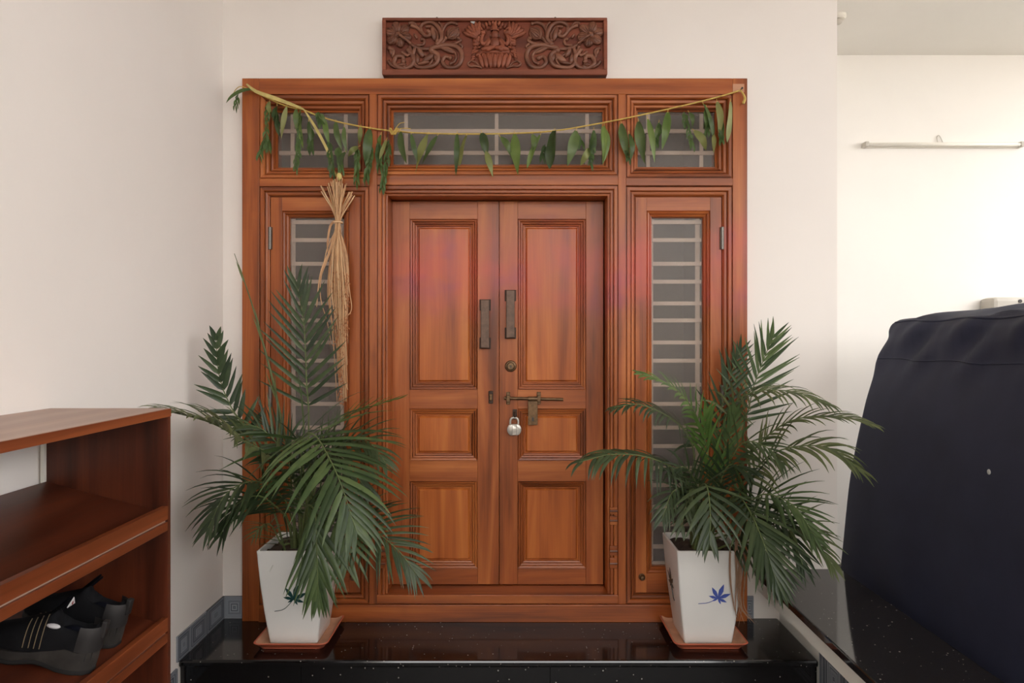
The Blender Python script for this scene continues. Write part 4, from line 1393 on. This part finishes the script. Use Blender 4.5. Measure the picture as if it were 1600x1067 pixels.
def palm(name_label, cx, fronds, seed):
    rr_ = random.Random(seed)
    t = thing('potted_palm', name_label, 'potted palm', (cx, POT_Y, PZ0), group='areca palms flanking the door')
    pt = pot(t, cx)
    b = MB()
    hs = PT - 0.024
    n = 8
    for i in range(n + 1):
        for j in range(n + 1):
            b.v.append(Vector((cx - hs + 2 * hs * i / n, POT_Y - hs + 2 * hs * j / n, PZ0 + PH - 0.026 + rr_.uniform(-0.012, 0.012))))
    for i in range(n):
        for j in range(n):
            a = i * (n + 1) + j
            b.f.append((a, a + n + 1, a + n + 2, a + 1))
    obj('soil', b, M['soil'], t)
    budget = 290
    zs = PZ0 + PH - 0.05
    for fi, fr in enumerate(fronds):
        pts = [P(a, c_, d - 3.73) for a, c_, d in fr['p']]
        base = Vector((cx + rr_.uniform(-0.06, 0.06), POT_Y + rr_.uniform(-0.06, 0.06), zs))
        if fr.get('base', True):
            pts = [base, base.lerp(pts[0], 0.55) + Vector((0, 0, 0.06 * (pts[0] - base).length))] + pts
        path = smooth_path(pts, 9)
        # arc-length resample
        ls = [0]
        for a, c_ in zip(path, path[1:]): ls.append(ls[-1] + (c_ - a).length)
        tot = ls[-1]
        def at(s):
            s = max(0, min(tot, s))
            for i in range(len(ls) - 1):
                if s <= ls[i + 1]:
                    k_ = (s - ls[i]) / max(1e-9, ls[i + 1] - ls[i])
                    return path[i].lerp(path[i + 1], k_), (path[i + 1] - path[i]).normalized()
            return path[-1], (path[-1] - path[-2]).normalized()
        fpath = [clampv(at(tot * i / 26)[0].copy()) for i in range(27)]
        fo = obj('frond', MB().tube(fpath, [0.0062 * fr.get('r', 1), 0.005 * fr.get('r', 1), 0.0035 * fr.get('r', 1), 0.0015], 6), M['stem'] if fr.get('young') else M['rachis'], t, smooth=True)
        # the leafy stretch starts at the first given point
        if fr.get('base', True):
            first = P(*fr['p'][0][:2], fr['p'][0][2] - 3.73)
            s0 = min(range(len(path)), key=lambda i: (path[i] - first).length)
            s0 = ls[s0] - fr.get('early', 0.04)
        else:
            s0 = 0.02
        n = fr['n']
        mats = fr.get('m', 'palm')
        up0 = Vector(fr.get('up', (0, -0.35, 1))).normalized()
        rest = MB()
        for k in range(n):
            tt = (k + 0.5) / n
            s = s0 + (tot - s0) * tt
            p, T = at(s)
            U_ = up0 - T * up0.dot(T)
            if U_.length < 0.15:
                U_ = Vector((0, -1, 0.2)) - T * Vector((0, -1, 0.2)).dot(T)
            U_.normalize()
            S = T.cross(U_).normalized()
            for sd in (-1, 1):
                if rr_.random() < fr.get('gap', 0.03): continue
                ang = math.radians(fr.get('a0', 62) + (fr.get('a1', 22) - fr.get('a0', 62)) * tt + rr_.uniform(-6, 6))
                ll = fr['l'] * (0.62 + 0.38 * math.sin(PI * min(1, tt * 0.8 + 0.22))) * (1 - 0.35 * tt ** 3) * rr_.uniform(0.88, 1.1)
                D = (T * math.cos(ang) + S * sd * math.sin(ang) + U_ * fr.get('lift', 0.15)).normalized()
                g = fr.get('g', 0.9) * rr_.uniform(0.75, 1.25)
                q = p.copy(); dd = D.copy()
                lp = [q.copy()]
                ns = 6
                for i in range(ns):
                    dd = (dd + Vector((rr_.uniform(-.05, .05), rr_.uniform(-.05, .05), -g / ns * (0.3 + i / ns)))).normalized()
                    q = q + dd * ll / ns
                    lp.append(q.copy())
                bl = MB()
                m = len(lp)
                wv = fr.get('w', 0.020) * rr_.uniform(0.85, 1.12)
                for i, qq in enumerate(lp):
                    T2 = (lp[min(i + 1, m - 1)] - lp[max(i - 1, 0)]).normalized()
                    W_ = T2.cross(U_ if abs(T2.dot(U_)) < 0.9 else T)
                    W_.normalize()
                    N2 = W_.cross(T2)
                    if N2.z < 0: N2 = -N2
                    u = i / (m - 1)
                    ww = max(0.0005, wv * 0.5 * min(1, 0.35 + u * 4) * (1 - u ** 2.6))
                    for e in (-1, 0, 1):
                        bl.v.append(clampv(qq + W_ * ww * e - N2 * (ww * 0.35 * abs(e))))
                for i in range(m - 1):
                    a = 3 * i
                    bl.f += [(a, a + 1, a + 4, a + 3), (a + 1, a + 2, a + 5, a + 4)]
                if budget > 0:
                    obj('leaflet', bl, M[mats], fo, smooth=True)
                    budget -= 1
                else:
                    rest.add(bl.v, bl.f)
        if rest.v:
            o = obj('leaflet_mass', rest, M[mats], fo, smooth=True)
            o['kind'] = 'stuff'
    # cluster of cane stems at the middle
    for k in range(7):
        a = rr_.uniform(0, 2 * PI)
        x, y = cx + 0.05 * math.cos(a), POT_Y + 0.05 * math.sin(a)
        h = rr_.uniform(0.22, 0.42)
        obj('stem', MB().tube(smooth_path([(x, y, zs - 0.02), (x + 0.02 * math.cos(a), y + 0.015 * math.sin(a), zs + h * 0.5), (x + 0.07 * math.cos(a), y + 0.04 * math.sin(a), zs + h)], 5), [0.011, 0.007, 0.005], 8), M['stem'], t, smooth=True)
    return t, pt


LEFT_F = [
    # drooping to the front over the pot
    dict(p=[(478, 790, 3.28), (492, 800, 3.16), (495, 860, 3.10), (497, 930, 3.09)], n=17, l=0.31, a0=50, a1=10, g=0.3, up=(0, -1, 0.3), w=0.024, early=-0.01, lift=0.05),
    # large one arching to the right front
    dict(p=[(470, 690, 3.38), (492, 680, 3.26), (528, 745, 3.08), (556, 828, 3.02)], n=22, l=0.42, a0=84, a1=24, g=0.85, up=(0.35, -0.75, 0.6), w=0.025),
    # lower right, hanging
    dict(p=[(530, 800, 3.45), (575, 822, 3.30), (622, 860, 3.24), (652, 900, 3.22)], n=24, l=0.28, a0=72, a1=18, g=0.6, up=(0.1, -0.8, 0.55), w=0.015, m='palm_dark'),
    # upright one in front of the side light
    dict(p=[(482, 640, 3.58), (479, 600, 3.56), (475, 510, 3.53), (464, 445, 3.50)], n=14, l=0.30, a0=56, a1=14, g=0.0, up=(0.15, -1, 0.1), w=0.022, lift=0.05, m='palm_dark', early=0.0),
    # left middle, drooping
    dict(p=[(440, 775, 3.38), (400, 752, 3.24), (355, 770, 3.12), (325, 825, 3.06)], n=20, l=0.28, a0=66, a1=20, g=1.0, up=(-0.3, -0.75, 0.5), w=0.021, m='palm_dark'),
    # left far, passing behind the rack
    dict(p=[(430, 718, 3.38), (376, 686, 3.22), (328, 660, 3.05), (252, 640, 2.80)], n=17, l=0.28, a0=52, a1=14, g=1.2, up=(-0.1, -0.6, 0.8), w=0.031, m='palm_olive', lift=0.3),
    # left high, narrow and dark
    dict(p=[(385, 670, 3.46), (363, 640, 3.43), (343, 590, 3.40), (337, 525, 3.38)], n=13, l=0.17, a0=52, a1=18, g=0.15, up=(0.45, -0.85, 0.2), w=0.026, m='palm_dark'),
    # young one to the right
    dict(p=[(500, 690, 3.46), (540, 652, 3.43), (590, 632, 3.40), (625, 622, 3.38)], n=11, l=0.17, a0=22, a1=8, g=0.2, up=(0, -0.4, 1), w=0.014, m='palm_young'),
    dict(p=[(450, 720, 3.44), (430, 690, 3.40), (405, 668, 3.36), (372, 662, 3.30)], n=14, l=0.24, a0=60, a1=20, g=0.9, up=(-0.1, -0.6, 0.8), w=0.017, m='palm_dark'),
    dict(p=[(505, 720, 3.46), (540, 690, 3.42), (575, 690, 3.36), (602, 722, 3.32)], n=15, l=0.25, a0=62, a1=20, g=0.9, up=(0.2, -0.6, 0.8), w=0.018, m='palm_dark'),
    dict(p=[(440, 850, 3.42), (425, 822, 3.34), (412, 820, 3.28), (395, 838, 3.22)], n=12, l=0.15, a0=70, a1=24, g=0.5, up=(-0.2, -0.9, 0.4), m='palm_olive', w=0.008),
    dict(p=[(500, 790, 3.40), (520, 790, 3.28), (538, 835, 3.20), (545, 890, 3.17)], n=16, l=0.28, a0=60, a1=18, g=0.5, up=(0.2, -0.9, 0.45), m='palm', w=0.021),
    dict(p=[(440, 660, 3.55), (425, 590, 3.50), (395, 480, 3.44), (366, 396, 3.40)], n=3, l=0.18, a0=5, a1=2, g=0.0, up=(0, -1, 0.1), m='palm_olive', w=0.010, young=True, r=1.7),
    dict(p=[(470, 740, 3.50), (450, 700, 3.48), (430, 675, 3.46), (405, 655, 3.42)], n=13, l=0.22, a0=60, a1=20, g=0.6, w=0.016, m='palm_dark'),
    dict(p=[(440, 800, 3.38), (405, 775, 3.26), (368, 790, 3.16), (345, 835, 3.10)], n=17, l=0.25, a0=62, a1=18, g=0.9, up=(-0.3, -0.8, 0.5), w=0.020, m='palm_dark'),
    dict(p=[(485, 720, 3.42), (505, 705, 3.34), (540, 720, 3.26), (572, 765, 3.22)], n=17, l=0.27, a0=66, a1=20, g=0.9, up=(0.2, -0.7, 0.7), w=0.019, m='palm_dark'),
    dict(p=[(480, 800, 3.50), (460, 760, 3.42), (450, 745, 3.36), (430, 750, 3.30)], n=12, l=0.24, a0=60, a1=22, g=0.9, up=(-0.1, -0.8, 0.6), w=0.017, m='palm'),
]
RIGHT_F = [
    # front, hanging over the pot
    dict(p=[(1092, 765, 3.30), (1104, 758, 3.20), (1110, 800, 3.12), (1109, 845, 3.09)], n=13, l=0.25, a0=78, a1=12, g=0.8, up=(0, -1, 0.35), w=0.022, early=0.02, m='palm_dark'),
    # right front, facing the camera
    dict(p=[(1150, 775, 3.36), (1172, 800, 3.22), (1196, 855, 3.10), (1212, 905, 3.06)], n=18, l=0.32, a0=62, a1=12, g=0.45, up=(0.1, -1, 0.35), w=0.023, m='palm_dark'),
    # upright right
    dict(p=[(1166, 650, 3.56), (1177, 606, 3.56), (1194, 560, 3.54), (1209, 524, 3.52)], n=15, l=0.27, a0=58, a1=14, g=0.08, up=(0.0, -1, 0.1), w=0.018, lift=0.03),
    # far left, level with hanging leaflets
    dict(p=[(1070, 745, 3.42), (1017, 716, 3.28), (958, 710, 3.18), (905, 722, 3.12)], n=20, l=0.25, a0=64, a1=22, g=2.4, up=(-0.1, -0.5, 0.9), w=0.021, m='palm_dark'),
    # upper left
    dict(p=[(1100, 690, 3.50), (1080, 635, 3.44), (1045, 600, 3.36), (998, 582, 3.30)], n=17, l=0.15, a0=50, a1=14, g=0.8, up=(-0.2, -0.6, 0.8), w=0.018, m='palm_young'),
    # far right upper, two of them
    dict(p=[(1140, 640, 3.48), (1180, 612, 3.38), (1240, 612, 3.26), (1298, 632, 3.16)], n=20, l=0.19, a0=62, a1=14, g=1.5, up=(0.1, -0.5, 0.9), w=0.016, m='palm_olive'),
    dict(p=[(1190, 690, 3.40), (1240, 656, 3.28), (1310, 650, 3.14), (1368, 664, 3.04)], n=16, l=0.16, a0=36, a1=10, g=0.9, up=(0.1, -0.6, 0.8), w=0.015, m='palm_olive'),
    # right middle
    dict(p=[(1170, 745, 3.42), (1215, 705, 3.30), (1290, 698, 3.16), (1345, 735, 3.08)], n=19, l=0.24, a0=56, a1=16, g=1.3, up=(0.1, -0.6, 0.8), w=0.018, m='palm_olive'),
    # right, fan behind the front one
    dict(p=[(1165, 790, 3.42), (1195, 772, 3.30), (1240, 790, 3.18), (1275, 840, 3.12)], n=19, l=0.27, a0=70, a1=16, g=0.6, up=(0.15, -0.8, 0.6), w=0.019, m='palm'),
    dict(p=[(1190, 830, 3.40), (1230, 818, 3.28), (1270, 840, 3.18), (1302, 885, 3.12)], n=16, l=0.22, a0=56, a1=14, g=0.8, up=(0.15, -0.8, 0.6), w=0.017, m='palm_olive'),
    dict(p=[(1150, 850, 3.38), (1180, 850, 3.26), (1205, 885, 3.17), (1220, 925, 3.13)], n=14, l=0.22, a0=56, a1=14, g=0.5, up=(0.1, -0.9, 0.4), w=0.020, m='palm_dark'),
    dict(p=[(1165, 810, 3.44), (1200, 800, 3.32), (1235, 830, 3.22), (1255, 885, 3.17)], n=16, l=0.25, a0=62, a1=16, g=0.6, up=(0.15, -0.85, 0.5), w=0.019, m='palm_dark'),
    dict(p=[(1080, 800, 3.42), (1085, 765, 3.34), (1075, 775, 3.26), (1065, 825, 3.20)], n=13, l=0.20, a0=62, a1=18, g=0.8, up=(-0.1, -0.9, 0.4), w=0.018, m='palm_dark'),
    dict(p=[(1080, 690, 3.46), (1050, 655, 3.38), (1000, 632, 3.30), (960, 636, 3.26)], n=18, l=0.17, a0=62, a1=20, g=1.6, up=(-0.1, -0.5, 0.9), w=0.016, m='palm_dark'),
    dict(p=[(1120, 690, 3.57), (1125, 650, 3.57), (1140, 590, 3.57), (1158, 545, 3.57)], n=13, l=0.22, a0=50, a1=16, g=0.0, up=(0, -1, 0.1), w=0.018, m='palm_dark'),
    dict(p=[(1112, 740, 3.45), (1104, 700, 3.42), (1100, 670, 3.40), (1104, 640, 3.38)], n=11, l=0.20, a0=28, a1=12, g=0.2, up=(0, -1, 0.3), w=0.016, m='palm_young'),
    dict(p=[(1125, 740, 3.47), (1132, 700, 3.45), (1142, 670, 3.43), (1150, 640, 3.41)], n=11, l=0.20, a0=30, a1=12, g=0.3, up=(0, -1, 0.3), w=0.016, m='palm'),
    dict(p=[(1090, 800, 3.40), (1070, 765, 3.30), (1050, 770, 3.22), (1035, 810, 3.17)], n=14, l=0.21, a0=60, a1=20, g=0.9, up=(-0.2, -0.8, 0.6), w=0.016, m='palm_dark'),
    dict(p=[(1140, 720, 3.46), (1165, 690, 3.38), (1200, 700, 3.30), (1225, 725, 3.26)], n=14, l=0.22, a0=60, a1=20, g=1.0, up=(0.1, -0.7, 0.7), w=0.015, m='palm_dark'),
    dict(p=[(1120, 780, 3.48), (1130, 740, 3.44), (1145, 725, 3.40), (1170, 740, 3.34)], n=13, l=0.22, a0=60, a1=20, g=0.9, up=(0, -0.9, 0.5), w=0.016, m='palm_dark'),
    dict(p=[(1100, 790, 3.48), (1085, 750, 3.42), (1070, 730, 3.38), (1045, 735, 3.32)], n=13, l=0.22, a0=60, a1=20, g=0.9, up=(0, -0.9, 0.5), w=0.016, m='palm_dark'),
]
CXL, CXR = -1.098, 0.987
tl1, pot1 = palm('leafy palm in a white square pot painted with a teal leaf', CXL, LEFT_F, 11)
tr1, pot2 = palm('leafy palm in a white square pot painted with a blue leaf', CXR, RIGHT_F, 23)
saucer(CXL, 'terracotta saucer under the pot with the teal leaf')
saucer(CXR, 'terracotta saucer under the pot with the blue leaf')


def on_front(cx, px, py):
    # point on the sloping front face of a pot
    for i in range(400):
        t = i / 400
        y = POT_Y - pot_half(t)
        z = PZ0 + PH * t
        if z >= Z(py, y): return P(px, py, y - 0.001)


nf = Vector((0, -1, -0.10)).normalized()
maple(on_front(CXL, 459, 936), Vector((1, 0, 0)), nf, 0.085, 0.25, M['leaf_teal'], pot1, (-1.15, -0.75))
maple(on_front(CXR, 1122, 935), Vector((1, 0, 0)), nf, 0.078, 0.35, M['leaf_blue'], pot2, (-1.25, -0.35))
tq = (Z(912, -0.16) - PZ0) / PH
cs = Vector((CXR - pot_half(tq) - 0.001, -0.15, PZ0 + PH * tq))
maple(cs, Vector((0, -1, 0)), Vector((-1, 0, -0.10)).normalized(), 0.085, 0.1, M['leaf_dark'], pot2, (0.5, -0.9))
# dry strands hanging at the corner of the blue pot
for k in range(9):
    x0_ = 1150 + rnd.uniform(-5, 8)
    pts = [P(x0_ + rnd.uniform(-6, 6), 820 + rnd.uniform(0, 40), -0.37), P(x0_ - 3 + rnd.uniform(-4, 10), 900, -0.36), P(x0_ + rnd.uniform(-2, 14), 945, -0.345), P(x0_ + rnd.uniform(0, 26), 978 + rnd.uniform(-15, 8), -0.33)]
    obj('dry_leaf', blade(MB(), pts, 0.010, (0.3, -1, 0), 0.3, 'palm', 0.2, 12), M['drystrand'], tr1, smooth=True)
